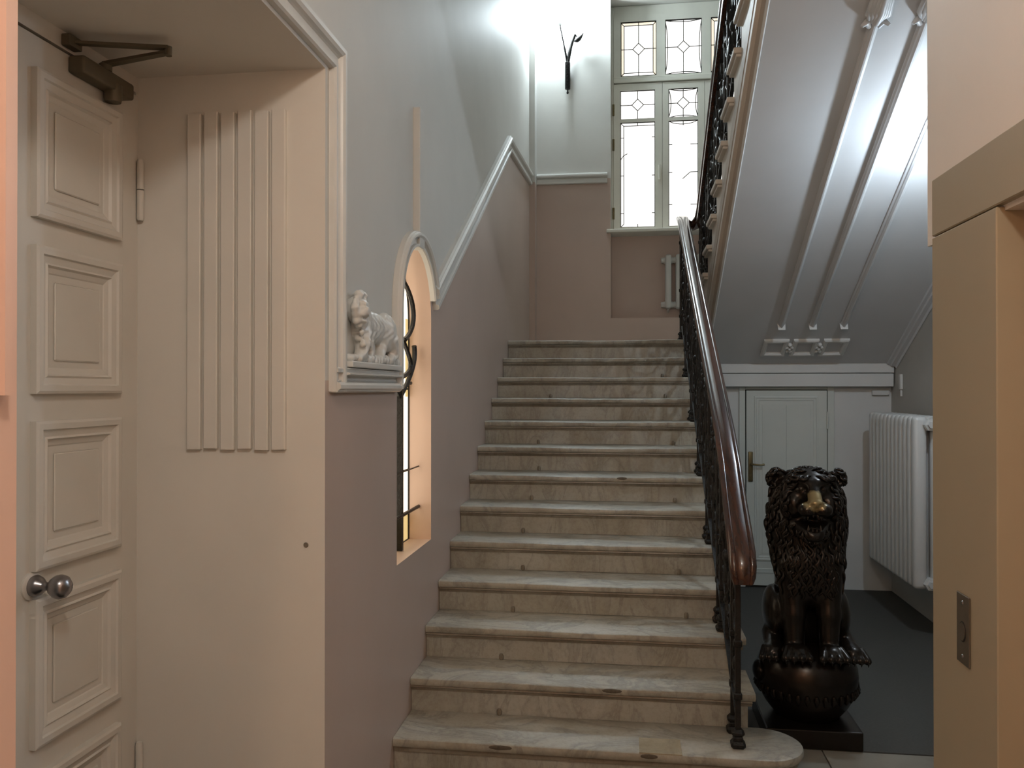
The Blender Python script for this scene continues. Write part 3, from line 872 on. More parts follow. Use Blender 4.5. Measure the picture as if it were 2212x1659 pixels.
def pane(parent, x0, x1, z0, z1, kind, style):
    pa = MB().box(x0 - 0.004, x1 + 0.004, py, py + 0.006, z0 - 0.004, z1 + 0.004).build('pane', kind, parent)
    c = MB()
    line(c, x0, z0, x1, z0, .008); line(c, x0, z1, x1, z1, .008); line(c, x0, z0, x0, z1, .008); line(c, x1, z0, x1, z1, .008)
    xm, zm = (x0 + x1) / 2, (z0 + z1) / 2
    d = 0.062
    if style.startswith('diamond') or style.startswith('bow'):
        line(c, xm, zm + d, xm, z1); line(c, xm, z0, xm, zm - d); line(c, x0, zm, xm - d, zm); line(c, xm + d, zm, x1, zm)
        for sx in (-1, 1):
            for sz in (-1, 1): line(c, xm + sx * d, zm, xm, zm + sz * d)
    if style == 'diamond_border':
        b = 0.035
        line(c, x0 + b, z0 + b, x0 + b, z1 - b); line(c, x1 - b, z0 + b, x1 - b, z1 - b); line(c, x0 + b, z1 - b, x1 - b, z1 - b); line(c, x0 + b, z0 + b, x1 - b, z0 + b)
        for (xa, xb_, za, zb) in ((x0, x0 + b, z0, z0 + b), (x1, x1 - b, z0, z0 + b), (x0, x0 + b, z1, z1 - b), (x1, x1 - b, z1, z1 - b)): line(c, xa, za, xb_, zb)
        for (xa, xb_, za, zb) in ((x0, x0 + b, z0, z1), (x1 - b, x1, z0, z1), (x0 + b, x1 - b, z1 - b, z1)):
            MB().box(xa + 0.002, xb_ - 0.002, py - 0.003, py - 0.0005, za + 0.002, zb - 0.002).build('amber_strip', 'pane_amber', pa)
    if style.startswith('bow'):
        for sx in (0, 1):
            xe = x0 if sx == 0 else x1; k = 0.035 if sx == 0 else -0.035
            pts = bez((xe, py - 0.004, z1), (xe + k, py - 0.004, z1 - (z1-z0)*.3), (xe + k, py - 0.004, z0 + (z1-z0)*.3), (xe, py - 0.004, z0), 10); c.tube(pts, 0.0045, 5)
            ze = z1 if sx == 0 else z0; k = -0.03 if sx == 0 else 0.03
            pts = bez((x0, py - 0.004, ze), (x0 + .1, py - 0.004, ze + k), (x1 - .1, py - 0.004, ze + k), (x1, py - 0.004, ze), 10); c.tube(pts, 0.0045, 5)
    if style == 'tall':
        b = 0.035
        line(c, x0 + b, z0 + b, x0 + b, z1 - b); line(c, x0 + b, z1 - b, x1 - b * .2, z1 - b)
        for zz in (z0 + 0.15, z0 + 0.55, z1 - 0.16): line(c, x0, zz, x0 + b, zz); line(c, x1 - b, zz, x1, zz)
        for (xa, xb_, za, zb) in ((x0, x0 + b, z0, z0 + b), (x0, x0 + b, z1, z1 - b), (xm, xm, z0, z0 + b), (xm, xm, z1, z1 - b)): line(c, xa, za, xb_, zb)
        c.tube(bez((x0, py - 0.004, z1 - .40), (x0 + .02, py - 0.004, z1 - .36), (x0 + .04, py - 0.004, z1 - .34), (x0 + .075, py - 0.004, z1 - .33), 6), 0.0042, 5)
    if style == 'tall_bow':
        c.tube(bez((x0, py - 0.004, z1), (x0 + .08, py - 0.004, z1 - .05), (x1 - .08, py - 0.004, z1 - .05), (x1, py - 0.004, z1), 10), 0.0042, 5)
        for zz in (z0 + 0.23, z0 + 0.57, z1 - 0.25): line(c, x0, zz, x0 + 0.04, zz); line(c, x1 - 0.08, zz, x1, zz)
        line(c, x1 - 0.08, z0 + .57, x1 - 0.16, z0 + .50); line(c, xm, z1 - .05, xm, z1)
    c.build('lead_came', 'lead', pa)
for i, (a, b) in enumerate(cols_top):
    pane(w1, a, b, 4.979, 5.552, 'pane', 'bow' if i == 1 else 'diamond_border')
for i, (a, b) in enumerate(cols_cas):
    z0, z1, z2, z3 = 3.372, 4.486, 4.52, 4.824
    lf = frame_from(cas[i][0], cas[i][1], ZT0, 4.895, [(a, b, z0, z1), (a, b, z2, z3)], FY0, FY1).build('casement', 'winframe', w1)
    pane(lf, a, b, z0, z1, 'pane', 'tall_bow' if i == 1 else 'tall')
    pane(lf, a, b, z2, z3, 'pane', 'bow' if i == 1 else 'diamond')
MB().bbox(0.330, 0.352, FY0 - 0.03, FY0 + 0.002, 3.86, 4.02, 0.005).build('window_handle', 'winframe', w1)
for z in (4.62, 4.25, 3.52):
    MB().lathe([(0, -0.06), (0.011, -0.06), (0.011, 0.06), (0, 0.06)], (WX0 - 0.004, FY0 - 0.006, z), 10).build('hinge', 'brass', w1, smooth=True)

# ------------------------------------------------------------------ radiators
def rad_section(name, H, depth, pitch, colw):
    """one cast section centred on local x, back towards +y: two columns joined by hubs"""
    mb = MB()
    hw = colw / 2
    for (ya, yb) in ((0.0, depth * 0.44), (depth * 0.56, depth)):
        mb.bbox(-hw, hw, ya, yb, 0.012, H - 0.004, min(hw, (yb - ya) / 2) * 0.72, 3)
    for z in (0.055, H - 0.06):
        mb.lathe([(0.0, -pitch / 2), (0.030, -pitch / 2), (0.034, -pitch / 2 + 0.01), (0.034, pitch / 2 - 0.01), (0.030, pitch / 2), (0, pitch / 2)], (0, depth / 2, z), 14, 'x')
        mb.bbox(-hw * 0.8, hw * 0.8, 0.015, depth - 0.015, z - 0.035, z + 0.035, 0.012, 2)
    return mb
r1 = empty('radiator', (0.70, 8.86, 2.45), 'white cast-iron radiator in the recess below the landing window', 'radiator')
sec0 = None
for i in range(7):
    mtx = T((0.43 + 0.108 * i, 8.80, 2.485))
    if sec0 is None:
        sec0 = rad_section('section', 0.58, 0.14, 0.108, 0.062).build('section', 'radiator', r1, smooth=True, angle=45)
        sec0.matrix_basis = mtx; sec0.matrix_parent_inverse = world_of(r1).inverted()
    else: shared(sec0, 'section', r1, mtx)
for z in (2.54, 3.005):
    MB().lathe([(0, -0.02), (0.026, -0.02), (0.03, -0.012), (0.03, 0.0), (0, 0.0)], (0.376, 8.87, z), 12, 'x').build('end_plug', 'radiator', r1, smooth=True)
MB().tube([(0.43, 8.87, 2.49), (0.43, 8.94, 2.47)], 0.012, 8).build('bracket', 'radiator', r1)
MB().tube([(1.08, 8.87, 2.49), (1.08, 8.94, 2.47)], 0.012, 8).build('bracket', 'radiator', r1)

r2 = empty('radiator', (2.0, 6.4, 0.30), 'tall white cast-iron radiator on the right wall behind the lion', 'radiator')
sec0 = None
R90 = Matrix.Rotation(-math.pi / 2, 4, 'Z')
for i in range(12):
    mtx = T((1.90, 5.925 + 0.0895 * i, 0.305)) @ R90
    if sec0 is None:
        sec0 = rad_section('section', 1.175, 0.20, 0.0895, 0.080).build('section', 'radiator', r2, smooth=True, angle=45)
        sec0.matrix_basis = mtx; sec0.matrix_parent_inverse = world_of(r2).inverted()
    else: shared(sec0, 'section', r2, mtx)
for z in (0.36, 1.42):
    MB().lathe([(0, -0.05), (0.024, -0.05), (0.026, -0.034), (0.042, -0.032), (0.045, -0.01), (0.045, 0), (0, 0)], (2.0, 5.882, z), 6, 'y').build('end_plug', 'radiator', r2)
MB().tube([(2.04, 5.98, 0.33), (XR - 0.002, 5.98, 0.31)], 0.012, 8).build('bracket', 'radiator', r2)
MB().tube([(2.04, 6.8, 0.33), (XR - 0.002, 6.8, 0.31)], 0.012, 8).build('bracket', 'radiator', r2)
MB().tube([(2.0, 6.95, 0.36), (2.0, 7.198, 0.36)], 0.014, 8).build('supply_pipe', 'radiator', r2)

# ------------------------------------------------------------------ small door under the landing
d2 = empty('door_2', (1.31, 7.2, 0), 'small white planked door with brass handle under the landing', 'door', kind='structure')
dx0, dx1, dz1 = 0.986, 1.639, 1.647
fr = MB()
fr.bbox(dx0 - 0.052, dx0 - 0.004, 7.178, 7.2, 0.003, dz1 + 0.03, 0.003, 1); fr.bbox(dx1 + 0.004, dx1 + 0.058, 7.178, 7.2, 0.003, dz1 + 0.03, 0.003, 1)
fr.bbox(dx0 - 0.003, dx1 + 0.003, 7.180, 7.2, dz1 + 0.006, dz1 + 0.03, 0.003, 1)
fr.build('door_frame', 'smalldoor', d2)
MB().box(dx0 - 0.005, dx1 + 0.005, 7.188, 7.199, 0.004, dz1 + 0.007).build('shadow_gap', 'gap', d2)
leaf = MB().bbox(dx0 + 0.004, dx1 - 0.002, 7.172, 7.1985, 0.02, dz1, 0.003, 1).build('door_leaf', 'smalldoor', d2)
DF2 = ((0, 7.172, 0), (1, 0, 0), (0, 0, 1), (0, -1, 0))
px0, px1, pz0, pz1 = 1.062, 1.560, 0.235, 1.592
MB().sweep([(px0, pz0), (px1, pz0), (px1, pz1), (px0, pz1)], [(-0.008, 0), (-0.006, 0.007), (0.006, 0.009), (0.012, 0.004), (0.026, 0.004), (0.034, 0.0)], DF2, closed=True).build('panel_moulding', 'smalldoor', leaf)
for a, b in ((px0 + 0.055, (px0 + px1) / 2 - 0.0015), ((px0 + px1) / 2 + 0.0015, px1 - 0.055)):
    MB().bbox(a, b, 7.1685, 7.172, pz0 + 0.05, pz1 - 0.065, 0.0016, 1).build('plank', 'smalldoor', leaf)
MB().bbox(dx0 + 0.03, dx1 - 0.03, 7.166, 7.172, 0.125, 0.165, 0.003, 1).build('bottom_batten', 'smalldoor', leaf)
pl = MB().bbox(1.004, 1.042, 7.160, 7.172, 0.885, 1.135, 0.0055, 3).build('handle_plate', 'brass', leaf, smooth=True)
MB().tube([(1.024, 7.162, 1.032), (1.024, 7.128, 1.032), (1.045, 7.118, 1.032), (1.10, 7.118, 1.027), (1.128, 7.120, 1.034)], [0.009, 0.009, 0.008, 0.0075, 0.009], 8).build('lever', 'brass', pl, smooth=True)
MB().lathe([(0, -0.006), (0.010, -0.006), (0.011, 0)], (1.023, 7.160, 0.94), 12, 'y').build('key_cylinder', 'brass', pl, smooth=True)
for z in (1.40, 0.3):
    MB().lathe([(0, -0.07), (0.009, -0.07), (0.009, 0.07), (0, 0.07)], (dx1 + 0.002, 7.166, z), 10).build('hinge', 'smalldoor', leaf, smooth=True)

# small trunking boxes by the beam end
t1 = empty('cable_box', (2.0, 7.19, 1.62), 'small white cable box on the wall at the beam end', 'cable box')
MB().bbox(1.995, 2.125, 7.172, 7.198, 1.607, 1.648, 0.003, 1).build('cover', 'understair', t1)
MB().bbox(2.115, 2.128, 7.168, 7.173, 1.612, 1.643, 0.001, 1).build('clip', 'understair', t1)
t2 = empty('cable_box', (2.14, 6.9, 1.66), 'thin upright white cable cover on the right wall', 'cable box')
MB().bbox(2.128, XR - 0.001, 6.90, 6.94, 1.655, 1.775, 0.003, 1).build('cover', 'trim', t2)
MB().bbox(2.134, XR - 0.001, 6.915, 6.925, 1.60, 1.656, 0.002, 1).build('cable', 'trim', t2)

# ------------------------------------------------------------------ lift portal
lp = empty('lift_doorway', (XP, 1.8, 0), 'beige metal lift surround at the right edge', 'lift doorway')
XF = 0.90
tag(MB().bbox(XF, XP + 0.30, 2.19, 2.625, 0.0, 2.110, 0.003, 1).build('jamb', 'lift', lp), 'wide beige metal jamb')
MB().bbox(XF, XP + 0.02, 1.0, 2.626, 2.114, 2.282, 0.003, 1).build('header', 'lift', lp)
MB().box(XP + 0.0205, XP + 0.30, 1.2, 2.19, 2.1135, 2.2).build('header_soffit', 'lift', lp)
MB().bbox(XF, XP + 0.30, 0.85, 1.20, 0.0, 2.110, 0.003, 1).build('jamb', 'lift', lp)
for a, b in ((1.205, 1.693), (1.697, 2.188)):
    MB().bbox(XF + 0.20, XF + 0.23, a, b, 0.005, 2.112, 0.002, 1).build('lift_door_panel', 'liftdoor', lp)
MB().box(XF + 0.0, XF + 0.3, 1.2, 2.19, -0.005, 0.004).build('sill', 'steel', lp)
cpn = empty('call_plate', (XF, 2.392, 1.01), 'small metal lift call plate with one oval button', 'call plate')
M['plate'] = mat('call_plate_metal', (0.20, 0.165, 0.125), 0.38, metal=0.7, var=0.1, vscale=30)
MB().bbox(XF - 0.0045, XF - 0.0003, 2.350, 2.434, 0.920, 1.108, 0.0015, 1).build('plate', 'plate', cpn)
bt = MB()
ov = [(2.392 + 0.019 * math.cos(math.radians(a)), 1.008 + 0.024 * math.sin(math.radians(a))) for a in range(0, 360, 15)]
bt.prism(ov, 'x', XF - 0.0075, XF - 0.0045).build('button', 'plate', cpn)
MB().tube([(XF - 0.005, p[0] * 1.0 + (p[0] - 2.392) * 0.1, p[1] + (p[1] - 1.008) * 0.1) for p in ov], 0.0014, 5, closed=True).build('button_ring', 'gap', cpn)
for z in (0.942, 1.086):
    MB().lathe([(0, -0.0075), (0.004, -0.0072), (0.006, -0.0045)], (XF, 2.392, z), 12, 'x').build('screw', 'steel', cpn, smooth=True)

# ------------------------------------------------------------------ railings
XRAIL = 0.46
def nose(y): return RISE + (y - Y1) * RISE / TREAD
def rail_section():
    # moulded handrail: rounded top, finger grooves, flat bottom (across, up)
    return [(-0.036, -0.040), (0.036, -0.040), (0.040, -0.022), (0.034, -0.012), (0.046, 0.0), (0.049, 0.014), (0.045, 0.026), (0.037, 0.033), (0.030, 0.034), (0.026, 0.031), (0.022, 0.035), (0.0, 0.037), (-0.022, 0.035), (-0.026, 0.031), (-0.030, 0.034), (-0.037, 0.033), (-0.045, 0.026), (-0.049, 0.014), (-0.046, 0.0), (-0.034, -0.012), (-0.040, -0.022)]
def sweep_rail(path, section, scale=None):
    """path of 3D points, section kept upright"""
    pts = [Vector(p) for p in path]; n = len(pts); mb = MB(); vs = []
    m = len(section)
    for i, p in enumerate(pts):
        t = (pts[min(i+1, n-1)] - pts[max(i-1, 0)]).normalized()
        side = t.cross(Vector((0, 0, 1)))
        if side.length < 1e-4: side = Vector((1, 0, 0))
        side.normalize(); up_ = side.cross(t).normalized()
        k = scale[i] if scale else 1.0
        for (a, b) in section: vs.append(p + side * a * k + up_ * b * k)
    fs = []
    for i in range(n-1):
        for k in range(m):
            k2 = (k+1) % m
            fs.append((i*m+k, i*m+k2, (i+1)*m+k2, (i+1)*m+k))
    fs.append(tuple(range(m))[::-1]); fs.append(tuple((n-1)*m + k for k in range(m)))
    return mb.add(vs, fs)
RZ = lambda y: 1.655 + (y - 4.44) * 0.5436         # centre of the lower handrail
rl = empty('stair_railing', (XRAIL, 3.6, RISE), 'black wrought-iron railing with mahogany handrail along the lower flight', 'railing')
path = [(XRAIL, 3.437, 0.880), (XRAIL, 3.438, 0.905), (XRAIL, 3.447, 0.945), (XRAIL, 3.48, 0.99), (XRAIL, 3.58, 1.072), (XRAIL, 3.70, 1.166), (XRAIL, 3.85, RZ(3.85) - 0.034), (XRAIL, 4.05, RZ(4.05) - 0.004)]
path += [(XRAIL, 4.25 + 0.25 * i, RZ(4.25 + 0.25 * i)) for i in range(11)]
path += [(XRAIL, 6.92, RZ(6.92)), (XRAIL, 7.06, 3.055), (XRAIL + 0.004, 7.17, 3.085), (XRAIL + 0.022, 7.27, 3.085), (XRAIL + 0.060, 7.340, 3.075), (XRAIL + 0.105, 7.355, 3.075), (XRAIL + 0.143, 7.33, 3.09), (XRAIL + 0.165, 7.27, 3.115), (XRAIL + 0.17, 7.17, 3.162)]
XU = XRAIL + 0.17
RU = lambda y: 3.162 + (7.17 - y) * 0.508
hr = sweep_rail(path, rail_section(), [0.80, 1.0, 1.10, 1.12, 1.10, 1.06, 1.03] + [1.0] * (len(path) - 7)).build('handrail', 'wood', rl, smooth=True, angle=50)
tag(hr, 'polished mahogany handrail')

def spiral(c, r0, r1, a0, turns, n=22):
    pts = []
    for i in range(n + 1):
        t = i / n; a = a0 + turns * 2 * math.pi * t; r = r0 + (r1 - r0) * t
        pts.append((c[0] + r * math.cos(a), c[1] + r * math.sin(a)))
    return pts
def twisted(p0, p1, r, turns, seg=4, n=40):
    p0 = Vector(p0); p1 = Vector(p1)
    return MB().tube([p0.lerp(p1, i / n) for i in range(n + 1)], r, seg, twist=turns * 2 * math.pi / n)
def shoe(name, x, y, z, parent, src=[None]):
    if src[0] is None:
        mb = MB()
        mb.bbox(-0.030, 0.030, -0.030, 0.030, 0.0, 0.030, 0.010, 1)
        mb.bbox(-0.020, 0.020, -0.020, 0.020, 0.028, 0.048, 0.004, 1)
        mb.bbox(-0.026, 0.026, -0.026, 0.026, 0.046, 0.078, 0.012, 1)
        o = mb.build(name, 'iron', parent)
        o.matrix_basis = T((x, y, z)); o.matrix_parent_inverse = world_of(parent).inverted(); src[0] = o
        return o
    return shared(src[0], name, parent, T((x, y, z)))
def bay(parent, x, y0, y1, zb, zt):
    """scrollwork between two posts; zb, zt give the lower and upper line at y"""
    yc = (y0 + y1) / 2; w = abs(y1 - y0)
    f = lambda y, t: (x, y, zb(y) + (zt(y) - zb(y)) * t)
    twisted(f(yc, 0.0), f(yc, 1.0), 0.011, 9).build('twisted_bar', 'iron', parent)
    for sg in (-1, 1):
        # large C scroll and small S scroll either side of the twisted bar
        c1 = spiral((sg * w * 0.24, 0.72), 0.012, 0.085, 0.5 * math.pi, sg * 1.35, 20)
        c2 = spiral((sg * w * 0.24, 0.26), 0.012, 0.085, -0.5 * math.pi, -sg * 1.35, 20)
        mb = MB()
        def loc(p): 
            y = yc + p[0]; return (x, y, zb(y) + (zt(y) - zb(y)) * 0.5 + (p[1] - 0.5) * 0.78)
        mb.tube([loc(p) for p in c1] , [0.012] * 3 + [0.008] * (len(c1) - 3), 6)
        mb.tube([loc(p) for p in c2], [0.012] * 3 + [0.008] * (len(c2) - 3), 6)
        mb.tube([loc(c1[-1]), loc((sg * w * 0.40, 0.5)), loc(c2[-1])], 0.008, 6)
        mb.build('scroll', 'iron', parent, smooth=True, angle=60)
        lf = MB(); p = loc((sg * w * 0.36, 0.5))
        lf.ell(p, (0.018, 0.028, 0.055), 8, 6); lf.ell((p[0], p[1], p[2] + 0.06), (0.012, 0.016, 0.03), 8, 6)
        lf.build('cast_leaf', 'iron', parent, smooth=True)
    p = f(yc, 0.5)
    MB().ell(p, (0.024, 0.036, 0.036), 10, 6).build('rosette', 'iron', parent, smooth=True)
    for dz in (0.2, -0.2): MB().ell((p[0], p[1], p[2] + dz), (0.018, 0.02, 0.02), 8, 6).build('collar', 'iron', parent, smooth=True)
def pairgap(parent, x, ya, yb, zb, zt):
    yc = (ya + yb) / 2; r = abs(yb - ya) / 2 - 0.012
    for t in (0.2, 0.5, 0.8):
        zc = zb(yc) + (zt(yc) - zb(yc)) * t
        ring = MB()
        ring.tube([(x, yc + r * math.cos(math.radians(a)), zc + r * 1.5 * math.sin(math.radians(a))) for a in range(0, 360, 20)], 0.008, 6, closed=True)
        ring.ell((x, yc, zc), (0.016, 0.022, 0.034), 8, 6)
        ring.build('ring', 'iron', parent, smooth=True)
zb = lambda y: nose(y) + 0.06
zt = lambda y: RZ(y) - 0.075 if y > 4.0 else RZ(y) - 0.105
pn = []
for s in (1, 3, 5, 7, 9, 11, 13):
    yn = Y1 + TREAD * (s - 1)
    for d in (0.112, 0.266): pn.append((s, yn + d))
for s, y in pn:
    z = RISE * s
    ztop = min(RZ(y) - 0.030, 3.045) if y > 3.9 else (1.05 if y < 3.65 else 1.175)
    p = MB().bbox(XRAIL - 0.0115, XRAIL + 0.0115, y - 0.0115, y + 0.0115, z + 0.06, ztop, 0.002, 1)
    for zz in (z + 0.20, z + 0.42, ztop - 0.15): p.bbox(XRAIL - 0.017, XRAIL + 0.017, y - 0.017, y + 0.017, zz, zz + 0.03, 0.005, 1)
    po = p.build('post', 'iron', rl)
    shoe('post_shoe', XRAIL, y, z, po)
ztl = lambda y: min(zt(y), 2.97)
for i in range(len(pn) - 1):
    a, b = pn[i][1], pn[i+1][1]
    if pn[i][0] == pn[i+1][0]: pairgap(rl, XRAIL, a, b, zb, ztl)
    else: bay(rl, XRAIL, a + 0.012, b - 0.012, zb, ztl)
def bar_along(name, x, ya, yb, fz, parent, w=0.012, t=0.007, n=24):
    return sweep_rail([(x, ya + (yb - ya) * i / n, fz(ya + (yb - ya) * i / n)) for i in range(n + 1)], [(-w, -t), (w, -t), (w, t), (-w, t)]).build(name, 'iron', parent)
bar_along('bottom_bar', XRAIL, 3.60, 7.06, lambda y: zb(y) + 0.02 if y < 6.95 else min(zb(y) + 0.02, LAND + 0.11), rl)
bar_along('top_bar', XRAIL, 3.60, 7.2, lambda y: min(zt(y) + 0.02, 3.02), rl)
# curved bottom bar round the turn on the landing
MB().tube(bez((XRAIL, 7.20, LAND + 0.10), (XRAIL, 7.42, LAND + 0.06), (XU, 7.45, LAND + 0.10), (XU, 7.22, LAND + 0.33)), 0.013, 6).build('turn_bar', 'iron', rl, smooth=True)
MB().tube([(XRAIL, 6.994 + 0.266, LAND + 0.55), (XRAIL + 0.08, 7.40, LAND + 0.56), (XU, 7.24, LAND + 0.62)], 0.011, 6).build('turn_bar', 'iron', rl, smooth=True)

ru = empty('stair_railing', (XU, 7.1, uz(1)), 'black wrought-iron railing climbing the upper flight across the window', 'railing')
YE = uy(NU) - 0.1
up_path = [(XU, 7.168 - (7.168 - YE) * i / 14, RU(7.168 - (7.168 - YE) * i / 14)) for i in range(15)]
tag(sweep_rail(up_path, rail_section()).build('handrail', 'wood', ru, smooth=True, angle=50), 'dark mahogany handrail seen from below')
def unose(y): return uz(3) + (UY3 - y) * RISE / UT
pn = []
for k in (1, 3, 5, 7, 9, 11):
    for d in (0.08, 0.235): pn.append((k, uy(k) - d))
zbu = lambda y: unose(y) + 0.06
ztu = lambda y: RU(y) - 0.07
for k, y in pn:
    z = uz(k)
    zz1 = RU(y) - 0.03 if y < 7.2 else 3.06
    p = MB().bbox(XU - 0.0115, XU + 0.0115, y - 0.0115, y + 0.0115, z + 0.06, zz1, 0.002, 1)
    for zz in (z + 0.20, z + 0.42, zz1 - 0.15): p.bbox(XU - 0.017, XU + 0.017, y - 0.017, y + 0.017, zz, zz + 0.03, 0.005, 1)
    po = p.build('post', 'iron', ru)
    shoe('post_shoe', XU, y, z, po)
for i in range(len(pn) - 1):
    a, b = pn[i][1], pn[i+1][1]
    if pn[i][0] == pn[i+1][0]: pairgap(ru, XU, a, b, zbu, ztu)
    else: bay(ru, XU, a - 0.012, b + 0.012, zbu, ztu)
bar_along('bottom_bar', XU, 7.2, YE, lambda y: zbu(y) + 0.02, ru)
bar_along('top_bar', XU, 7.16, YE, lambda y: ztu(y) + 0.02, ru)

# ------------------------------------------------------------------ surface from a distance field
def surface_nets(fn, lo, hi, h):
    ax = [np.arange(lo[i], hi[i] + h, h) for i in range(3)]
    X, Y, Z = np.meshgrid(*ax, indexing='ij')
    V = fn(np.stack([X, Y, Z], -1).reshape(-1, 3)).reshape(X.shape)
    nx, ny, nz = V.shape
    acc = np.zeros((nx-1, ny-1, nz-1, 3)); cnt = np.zeros((nx-1, ny-1, nz-1))
    corners = [(a, b, c) for a in (0, 1) for b in (0, 1) for c in (0, 1)]
    def sub(c): return V[c[0]:nx-1+c[0], c[1]:ny-1+c[1], c[2]:nz-1+c[2]]
    for i, c0 in enumerate(corners):
        for c1 in corners[i+1:]:
            df = [c1[k] - c0[k] for k in range(3)]
            if sum(abs(d) for d in df) != 1: continue
            a = sub(c0); b = sub(c1)
            m = (a < 0) != (b < 0)
            t = np.where(m, a / np.where(m, a - b, 1), 0)
            for k in range(3): acc[..., k] += np.where(m, c0[k] + t * df[k], 0)
            cnt += m
    act = cnt > 0
    idx = -np.ones(act.shape, int); idx[act] = np.arange(act.sum())
    cells = np.argwhere(act)
    verts = (cells + acc[act] / cnt[act][:, None]) * h + np.array([a[0] for a in ax])
    faces = []
    ins = V < 0
    def quads(m, offs, base):
        ii = np.argwhere(m)
        ii = ii[(ii[:, base[0]] > 0) & (ii[:, base[1]] > 0)]
        q = []
        for o_ in offs:
            j = ii.copy(); j[:, base[0]] += o_[0]; j[:, base[1]] += o_[1]
            j = np.minimum(j, np.array(act.shape) - 1)
            q.append(idx[j[:, 0], j[:, 1], j[:, 2]])
        q = np.stack(q, 1)
        s = ins[ii[:, 0], ii[:, 1], ii[:, 2]]
        q[~s] = q[~s][:, ::-1]
        return q[(q >= 0).all(1)]
    of = [(-1, -1), (0, -1), (0, 0), (-1, 0)]
    fx = quads((ins[:-1] != ins[1:]), of, (1, 2))
    fy = quads((ins[:, :-1] != ins[:, 1:]), of, (2, 0))
    fz = quads((ins[:, :, :-1] != ins[:, :, 1:]), of, (0, 1))
    return verts, np.concatenate([fx, fy, fz])
def np_mesh(name, verts, faces, material, parent, off=(0, 0, 0)):
    me = bpy.data.meshes.new(name)
    me.from_pydata(verts.tolist(), [], faces.tolist())
    me.materials.append(M[material])
    me.polygons.foreach_set('use_smooth', [True] * len(me.polygons))
    me.update()
    o = bpy.data.objects.new(name, me); col.objects.link(o)
    o.matrix_basis = T(off)
    if parent is not None: adopt(o, parent)
    return o
def s_ell(p, c, r):
    q = (p - np.array(c)) / np.array(r)
    k0 = np.linalg.norm(q, axis=1); k1 = np.linalg.norm(q / np.array(r), axis=1)
    return k0 * (k0 - 1) / np.maximum(k1, 1e-6)
def s_cone(p, a, b, ra, rb):
    a = np.array(a, float); b = np.array(b, float); ba = b - a
    t = np.clip(((p - a) @ ba) / (ba @ ba), 0, 1)
    return np.linalg.norm(p - a - t[:, None] * ba, axis=1) - (ra + (rb - ra) * t)
def smin(a, b, k):
    h = np.clip(0.5 + 0.5 * (b - a) / k, 0, 1)
    return b + (a - b) * h - k * h * (1 - h)
def smax(a, b, k): return -smin(-a, -b, k)

